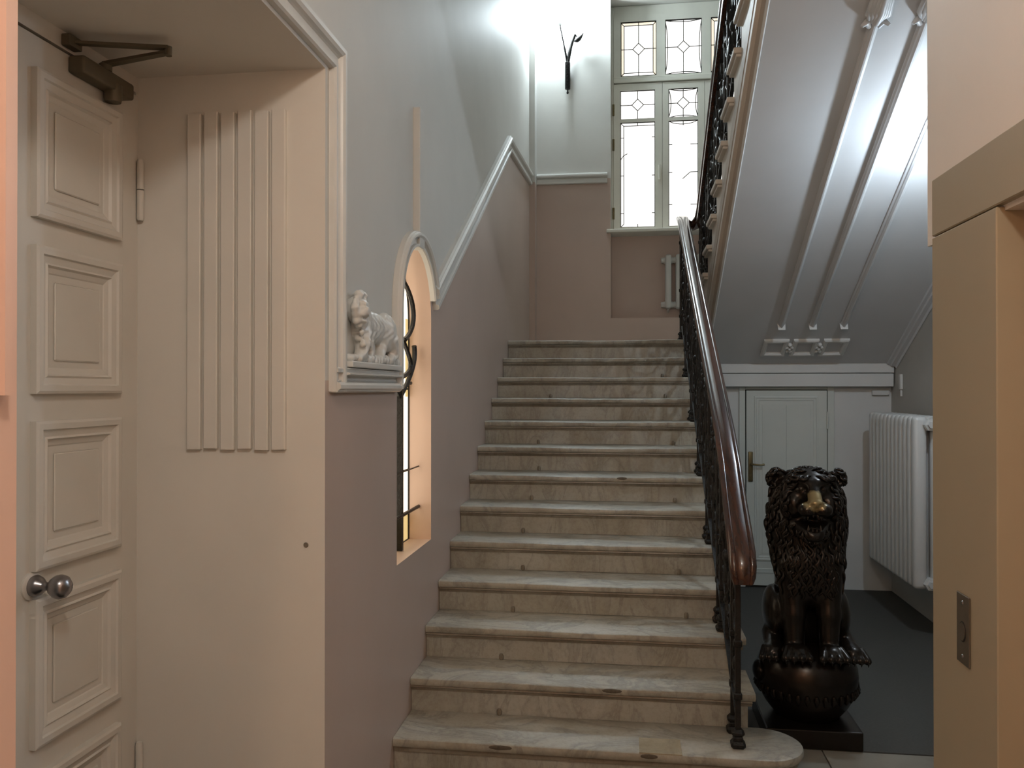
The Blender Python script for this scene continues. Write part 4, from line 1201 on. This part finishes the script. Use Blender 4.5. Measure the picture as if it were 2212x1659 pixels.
# ------------------------------------------------------------------ bronze lion on a globe
LX, LY = 0.862, 4.215
HEADROT = math.radians(-2)
ch_, sh_ = math.cos(HEADROT), math.sin(HEADROT)
def to_face(p):
    # turn the head towards the picture's right
    q = p.copy(); q[:, 0] = ch_ * p[:, 0] + sh_ * p[:, 1]; q[:, 1] = -sh_ * p[:, 0] + ch_ * p[:, 1]
    return q
FZ = 0.035
def lion_body(p):
    ps = p.copy(); ps[:, 0] = np.abs(p[:, 0])
    d = s_cone(p, (0, .10, .52), (0, .03, .92), .125, .145)
    d = smin(d, s_ell(p, (0, -.05, .80), (.135, .12, .19)), .04)
    d = smin(d, s_ell(p, (0, .13, .50), (.17, .13, .12)), .04)
    d = smin(d, s_ell(ps, (.150, .02, .575), (.052, .14, .125)), .02)
    d = smin(d, s_cone(ps, (.165, .0, .47), (.175, -.11, .435), .045, .042), .02)
    d = smin(d, s_ell(ps, (.182, -.135, .428), (.046, .055, .038)), .015)
    d = smin(d, s_cone(ps, (.085, -.085, .82), (.080, -.115, .60), .068, .053), .03)
    d = smin(d, s_cone(ps, (.080, -.115, .60), (.078, -.125, .46), .053, .045), .02)
    d = smin(d, s_ell(ps, (.080, -.165, .435), (.056, .062, .036)), .015)
    for k in range(4):
        xo = -.040 + .0267 * k
        d = smin(d, s_cone(ps, (.080 + xo * .9, -.180, .452), (.083 + xo * 1.35, -.230, .420), .0175, .0195), .004)
        if k < 3: d = smin(d, s_cone(ps, (.166 + .026 * k, -.145, .442), (.174 + .030 * k, -.190, .408), .0165, .0185), .004)
    # mane mass
    m = s_ell(p, (0, .0, 1.0), (.182, .165, .25))
    m = smin(m, s_ell(p, (0, .01, 1.14), (.168, .145, .135)), .04)
    m = smin(m, s_ell(p, (0, -.035, .83), (.145, .14, .16)), .05)
    d = smin(d, m, .03)
    # head
    f = to_face(p); f[:, 2] -= FZ; fs = f.copy(); fs[:, 0] = np.abs(f[:, 0])
    d = smin(d, s_ell(f, (0, -.09, 1.15), (.115, .115, .10)), .02)
    d = smin(d, s_ell(fs, (.078, -.14, 1.085), (.05, .06, .065)), .02)
    d = smin(d, s_cone(fs, (.018, -.195, 1.187), (.082, -.165, 1.205), .019, .015), .012)
    d = smin(d, s_cone(f, (0, -.175, 1.19), (0, -.25, 1.112), .030, .032), .02)
    d = smin(d, s_ell(fs, (.036, -.245, 1.073), (.042, .046, .034)), .012)
    d = smin(d, s_ell(f, (0, -.276, 1.104), (.032, .018, .018)), .008)
    d = smin(d, s_cone(fs, (.06, -.12, .985), (.018, -.215, .955), .036, .030), .015)
    d = smin(d, s_ell(f, (0, -.225, .945), (.034, .028, .025)), .012)
    d = smax(d, -s_ell(f, (0, -.235, 1.010), (.046, .095, .034)), .010)
    d = smax(d, -s_ell(fs, (.052, -.208, 1.158), (.024, .022, .014)), .008)
    d = smin(d, s_ell(fs, (.052, -.178, 1.158), (.017, .017, .013)), .003)
    d = smax(d, -s_ell(fs, (.016, -.292, 1.098), (.007, .012, .006)), .004)
    d = smax(d, -s_cone(f, (0, -.300, 1.09), (0, -.300, 1.04), .006, .006), .006)
    d = smin(d, s_ell(f, (0, -.19, .985), (.026, .05, .010)), .006)
    # ears
    e = s_ell(ps, (.138, -.02, 1.225), (.042, .022, .044))
    e = smax(e, -s_ell(ps, (.140, -.048, 1.222), (.026, .026, .028)), .006)
    d = smin(d, e, .008)
    # tail along the back
    d = smin(d, s_cone(p, (.05, .24, .47), (.16, .20, .45), .022, .020), .01)
    return d
lion = empty('lion_statue', (LX, LY, 0.003), 'dark bronze seated lion statue on a globe beside the stairs', 'statue')
lv, lf_ = surface_nets(lion_body, (-.26, -.32, .375), (.26, .30, 1.32), 0.0058)
lb = np_mesh('lion_body', lv, lf_, 'bronze', lion, (LX, LY, 0.0))
tag(lb, 'dark bronze body and open-mouthed head, muzzle rubbed bright')
# mane locks that flow over the mane
rng = np.random.RandomState(7)
def grad(fn, p, e=0.004):
    g = np.zeros_like(p)
    for k in range(3):
        q = p.copy(); q[:, k] += e; r_ = p.copy(); r_[:, k] -= e
        g[:, k] = fn(q) - fn(r_)
    return g / np.maximum(np.linalg.norm(g, axis=1, keepdims=True), 1e-9)
seeds = []
for ring, (rx, rz, nn) in enumerate(((.104, .116, 30), (.122, .138, 34), (.142, .165, 38), (.165, .20, 42), (.185, .25, 44))):
    for k in range(nn):
        a = 2 * math.pi * (k + 0.5 * (ring % 2)) / nn + rng.uniform(-.05, .05)
        seeds.append((rx * math.sin(a), -.22 + .04 * ring, 1.115 + rz * math.cos(a) * (1.0 if math.cos(a) > 0 else 1.25)))
for k in range(80):      # chest
    seeds.append((rng.uniform(-.12, .12), -.2, rng.uniform(.74, .93)))
for k in range(90):      # back and sides
    a = rng.uniform(0.5, 5.8)
    seeds.append((.17 * math.sin(a), -.05 - .15 * math.cos(a) + .05, rng.uniform(.85, 1.22)))
P = np.array(seeds, float)
for it in range(14):
    P -= lion_body(P)[:, None] * grad(lion_body, P)
C0 = np.array([.0, -.12, 1.13])
phase = rng.uniform(0, 6.28, len(P)); length = rng.uniform(.07, .125, len(P)); amp = rng.uniform(.5, 1.1, len(P))
NS = 9
paths = [P.copy()]
cur = P.copy()
for sgm in range(NS - 1):
    g = grad(lion_body, cur)
    out = cur - C0; out[:, 1] *= 0.3
    out /= np.maximum(np.linalg.norm(out, axis=1, keepdims=True), 1e-6)
    flow = out * 0.75 + np.array([0, 0.1, -0.75])
    flow -= (flow * g).sum(1, keepdims=True) * g
    flow /= np.maximum(np.linalg.norm(flow, axis=1, keepdims=True), 1e-6)
    side = np.cross(flow, g)
    stp = flow + side * (1.15 * amp * np.sin(phase + sgm * 1.0))[:, None]
    stp /= np.linalg.norm(stp, axis=1, keepdims=True)
    cur = cur + stp * (length / (NS - 1))[:, None]
    for it in range(2): cur = cur - (lion_body(cur) - 0.0045)[:, None] * grad(lion_body, cur)
    paths.append(cur.copy())
mane = MB()
pa_ = np.stack(paths, 1)
face_c = to_face(P.copy())
for i in range(len(P)):
    fx, fy, fz = face_c[i]; fz -= FZ
    if (fx / .088) ** 2 + ((fz - 1.085) / .135) ** 2 < 1 and fy < -.08: continue
    if fz > 1.27 + 0.03: continue
    rr = [0.0035, .0068, .0088, .0098, .0098, .0090, .0072, .0048, .0015]
    kk = rng.uniform(.85, 1.2)
    mane.tube([tuple(q) for q in pa_[i]], [r_ * kk for r_ in rr], 6)
# upright forelock tufts on top
mo = mane.build('mane', 'bronze', None, smooth=True, angle=70, recalc=False)
mo.matrix_basis = T((LX, LY, 0)); adopt(mo, lion)
tag(mo, 'wavy dark bronze mane')
for sx in (-1, 1):
    for (x, y, z, r_, h) in ((.030, -.232, 1.058, .0065, -.034), (.027, -.228, 0.968, .006, .030), (.010, -.255, 1.05, .004, -.012), (.009, -.238, .972, .004, .012)):
        X = sx * x; zz = z + FZ
        xr = ch_ * X - sh_ * y; yr = sh_ * X + ch_ * y
        to = MB().tube([(xr, yr, zz), (xr, yr - .003, zz + h * .5), (xr, yr, zz + h)], [r_, r_ * .75, .0008], 7).build('tooth', 'bone', None, smooth=True)
        to.matrix_basis = T((LX, LY, 0)); adopt(to, lion)
# claws
def claw(pts, rr):
    o = MB().tube(pts, rr, 6).build('claw', 'bronze', None, smooth=True); o.matrix_basis = T((LX, LY, 0)); adopt(o, lion)
for sx in (-1, 1):
    for k in range(4):
        xo = -.040 + .0267 * k; x = sx * (.083 + xo * 1.35)
        claw([(x, -.236, .420), (x, -.247, .410), (x, -.246, .396)], [.007, .0055, .001])
    for k in range(3):
        x = sx * (.174 + .030 * k)
        claw([(x, -.196, .408), (x, -.206, .398), (x, -.205, .384)], [.0065, .005, .001])
# globe with a raised leafy band
gb = MB().lathe([(0.0, .088), (.140, .088), (.150, .095), (.168, .115), (.195, .15), (.219, .195), (.233, .24), (.238, .285), (.234, .325), (.221, .36), (.204, .385), (.178, .405), (.13, .418), (0, .424)], (LX, LY, 0), 48).build('globe', 'bronze', lion, smooth=True, angle=60)
bd = MB()
for k in range(36):
    a = 2 * math.pi * k / 36
    R = Matrix.Rotation(a, 3, 'Z')
    p = R @ Vector((.226, 0, 0))
    bd.tube([(LX + p.x * 1.02, LY + p.y * 1.02, .245), (LX + p.x * 1.035, LY + p.y * 1.035, .225), (LX + p.x * .99, LY + p.y * .99, .196)], [.010, .014, .004], 6)
bd.build('leaf_band', 'bronze', gb, smooth=True, angle=60)
MB().ell((LX - .226, LY - .04, .300), (.034, .06, .052), 14, 8).build('boss', 'bronze', gb, smooth=True)
MB().ell((LX + .222, LY + .0, .235), (.025, .05, .04), 14, 8).build('boss', 'bronze', gb, smooth=True)
pb_ = MB().bbox(LX - .222, LX + .208, LY - .222, LY + .235, .003, .090, 0.006, 2).build('plinth', 'bronze', lion)

# ------------------------------------------------------------------ plaster lion relief on the left wall
rel = empty('lion_relief', (XL, 3.15, 1.745), 'white plaster relief of a lion beside the arched window', 'relief')
rrel = np.random.RandomState(5)
CURLS = []
for k in range(58):                        # curls of the mane round the head and down the chest
    t = rrel.uniform(0, 1)
    cx = 0.125 + 0.13 * t + rrel.uniform(-.03, .03); cz = 0.265 - 0.19 * rrel.uniform(0, 1) ** 0.8
    CURLS.append((cx, 0.038 + 0.012 * rrel.uniform(-1, 1) - 0.03 * t, cz, rrel.uniform(.010, .019)))
for k in range(16):
    a_ = 2 * math.pi * k / 16
    CURLS.append((0.108 + 0.062 * math.cos(a_), 0.040, 0.213 + 0.058 * math.sin(a_), rrel.uniform(.012, .018)))
def relief(p):
    # local: x = along wall (0..0.66 away from viewer), y = out of wall, z = up
    d = s_ell(p, (.36, .0, .160), (.21, .042, .070))
    d = smin(d, s_ell(p, (.20, .005, .165), (.085, .045, .095)), .02)
    d = smin(d, s_ell(p, (.108, .025, .213), (.055, .045, .052)), .012)   # head
    d = smin(d, s_ell(p, (.082, .055, .196), (.030, .024, .024)), .008)   # muzzle
    d = smin(d, s_ell(p, (.078, .062, .210), (.010, .018, .014)), .006)   # nose
    d = smin(d, s_cone(p, (.105, .055, .238), (.078, .062, .232), .010, .010), .006)
    d = smin(d, s_ell(p, (.085, .048, .166), (.022, .022, .012)), .006)   # jaw
    d = smax(d, -s_ell(p, (.076, .075, .178), (.022, .024, .006)), .004)
    d = smax(d, -s_ell(p, (.094, .078, .222), (.009, .010, .006)), .004)
    d = smin(d, s_ell(p, (.150, .030, .268), (.018, .024, .018)), .008)
    for (cx, cy, cz, cr) in CURLS:
        d = smin(d, s_ell(p, (cx, cy, cz), (cr, cr, cr * 1.25)), .005)
    d = smin(d, s_ell(p, (.51, .008, .150), (.090, .050, .088)), .014)    # haunch
    d = smin(d, s_cone(p, (.19, .02, .12), (.150, .03, .04), .036, .024), .010)
    d = smin(d, s_cone(p, (.150, .03, .04), (.10, .03, .022), .022, .020), .008)
    d = smin(d, s_cone(p, (.28, .005, .12), (.30, .015, .03), .034, .022), .010)
    d = smin(d, s_cone(p, (.30, .015, .03), (.25, .02, .022), .020, .019), .008)
    d = smin(d, s_cone(p, (.53, .03, .12), (.575, .03, .05), .034, .024), .010)
    d = smin(d, s_cone(p, (.575, .03, .05), (.51, .03, .024), .022, .020), .008)
    d = smin(d, s_cone(p, (.46, .008, .10), (.43, .015, .03), .030, .021), .010)
    d = smin(d, s_cone(p, (.60, .005, .18), (.640, .012, .10), .016, .013), .008)
    d = smin(d, s_cone(p, (.640, .012, .10), (.605, .015, .03), .014, .018), .008)
    # ribs and muscles of the flank
    for k in range(4):
        d = smax(d, -s_cone(p, (.30 + .035 * k, .050, .205), (.335 + .035 * k, .048, .125), .006, .006), .008)
    d = smax(d, -s_cone(p, (.425, .055, .215), (.450, .060, .11), .008, .008), .010)
    return d - 0.0025 * np.sin(p[:, 0] * 130 + 2 * np.sin(p[:, 2] * 70)) * np.sin(p[:, 2] * 110)
rvv, rff = surface_nets(relief, (-.005, -.004, -.012), (.67, .10, .31), 0.0048)
# local x -> world +y, local y -> world +x
W = np.stack([rvv[:, 1], rvv[:, 0] * 0.985, rvv[:, 2] * 0.93], 1)
o = np_mesh('lion_figure', W, rff[:, ::-1], 'trim', rel, (XL - 0.001, 2.825, 1.752))
MB().bbox(XL + 0.001, XL + 0.048, 2.822, 3.475, 1.738, 1.760, 0.004).build('ledge', 'trim', rel)
rk = MB(); rnd = random.Random(3)
for k in range(16):
    rk.ell((XL + 0.02, 2.86 + 0.04 * k, 1.768 + rnd.uniform(0, .012)), (0.022, rnd.uniform(.016, .03), rnd.uniform(.012, .024)), 9, 6)
rk.build('rocky_ground', 'trim', rel, smooth=True, angle=80)

# ------------------------------------------------------------------ lamps
def sconce(name, mtx, label, globe_mat, gx=-.075, gy=-.15, gz=.80):
    s_ = empty(name, (0, 0, 0), label, 'wall lamp')
    s_.matrix_basis = mtx
    inv = lambda o: (setattr(o, 'parent', s_), setattr(o, 'matrix_parent_inverse', Matrix.Identity(4)))
    # local: x to the right, -y out of the wall, z up from the foot of the stem
    def part(mb, nm, m, smooth=True):
        o = mb.build(nm, m, None, smooth=smooth, angle=50); inv(o); return o
    part(twisted((0, -.055, .05), (0, -.055, .33), .029, 5, 4, 40), 'twisted_stem', 'iron', False)
    part(MB().lathe([(0, .0), (.006, .0), (.013, .012), (.008, .025), (.007, .05), (.018, .055), (0, .055)], (0, -.055, 0), 10), 'finial', 'iron')
    part(MB().bbox(-.02, .02, -.04, -.002, .14, .24, .006), 'wall_bracket', 'iron')
    part(MB().tube(bez((0, -.055, .32), (.015, -.06, .40), (.03, -.07, .50), (.08, -.08, .61)), [.019] * 8 + [.017] * 7, 8), 'arm', 'iron')
    part(MB().tube(bez((-.004, -.055, .32), (-.014, -.07, .40), (-.030, -.075 + (gy + .055) * .3, .47), (gx, gy, gz - .10)), [.011] * 8 + [.008] * 7, 8), 'arm', 'iron')
    lfm = MB()
    pts = bez((.068, -.08, .545), (.10, -.085, .535), (.145, -.09, .57), (.168, -.09, .62), 10)
    lfm.tube(pts, [.008, .016, .022, .026, .027, .025, .021, .016, .011, .007, .002], 8)
    part(lfm, 'leaf', 'iron')
    part(MB().tube(bez((.085, -.08, .60), (.10, -.08, .585), (.11, -.08, .565), (.118, -.085, .553), 6), .006, 6), 'leaf_stalk', 'iron')
    part(MB().lathe([(0, -.12), (.03, -.112), (.034, -.10), (0, -.095)], (gx, gy, gz), 14), 'lamp_cup', 'radiator')
    part(MB().lathe([(0, -.095), (.045, -.085), (.076, -.045), (.088, .0), (.080, .045), (.05, .08), (0, .092)], (gx, gy, gz), 24), 'lamp_glass', globe_mat)
    return s_
sconce('wall_lamp', T((-.611, YB, 4.741)), 'black iron branch wall lamp glaring on the landing wall', 'globe')

def ceiling_lamp(loc, label, gm, drop=0.12, k=1.0):
    c = empty('ceiling_lamp', loc, label, 'ceiling lamp')
    MB().lathe([(0, 0), (.07 * k, 0), (.07 * k, -.02), (.02 * k, -.03), (.012 * k, -.05), (.012 * k, -drop), (.05 * k, -drop - .01), (.055 * k, -drop - .03), (0, -drop - .03)], loc, 20).build('canopy', 'steel', c, smooth=True)
    MB().lathe([(0, -drop - .03), (.05 * k, -drop - .03 - .002 * k), (.10 * k, -drop - .03 - .03 * k), (.12 * k, -drop - .03 - .08 * k), (.11 * k, -drop - .03 - .13 * k), (.07 * k, -drop - .03 - .17 * k), (0, -drop - .03 - .185 * k)], loc, 24).build('lamp_glass', gm, c, smooth=True)
ceiling_lamp((-0.62, -1.55, HALLC), 'amber glass pendant lamp behind the viewer', 'globe_hall', 0.95)
ceiling_lamp((0.05, 0.15, HALLC), 'pale glass pendant lamp over the viewer', 'globe_warm', 0.48)
ceiling_lamp((1.68, 4.60, soff_z(4.60) + 0.02), 'cool white glass lamp on the stair underside behind the lift wall', 'globe_r', 0.265, 0.34)
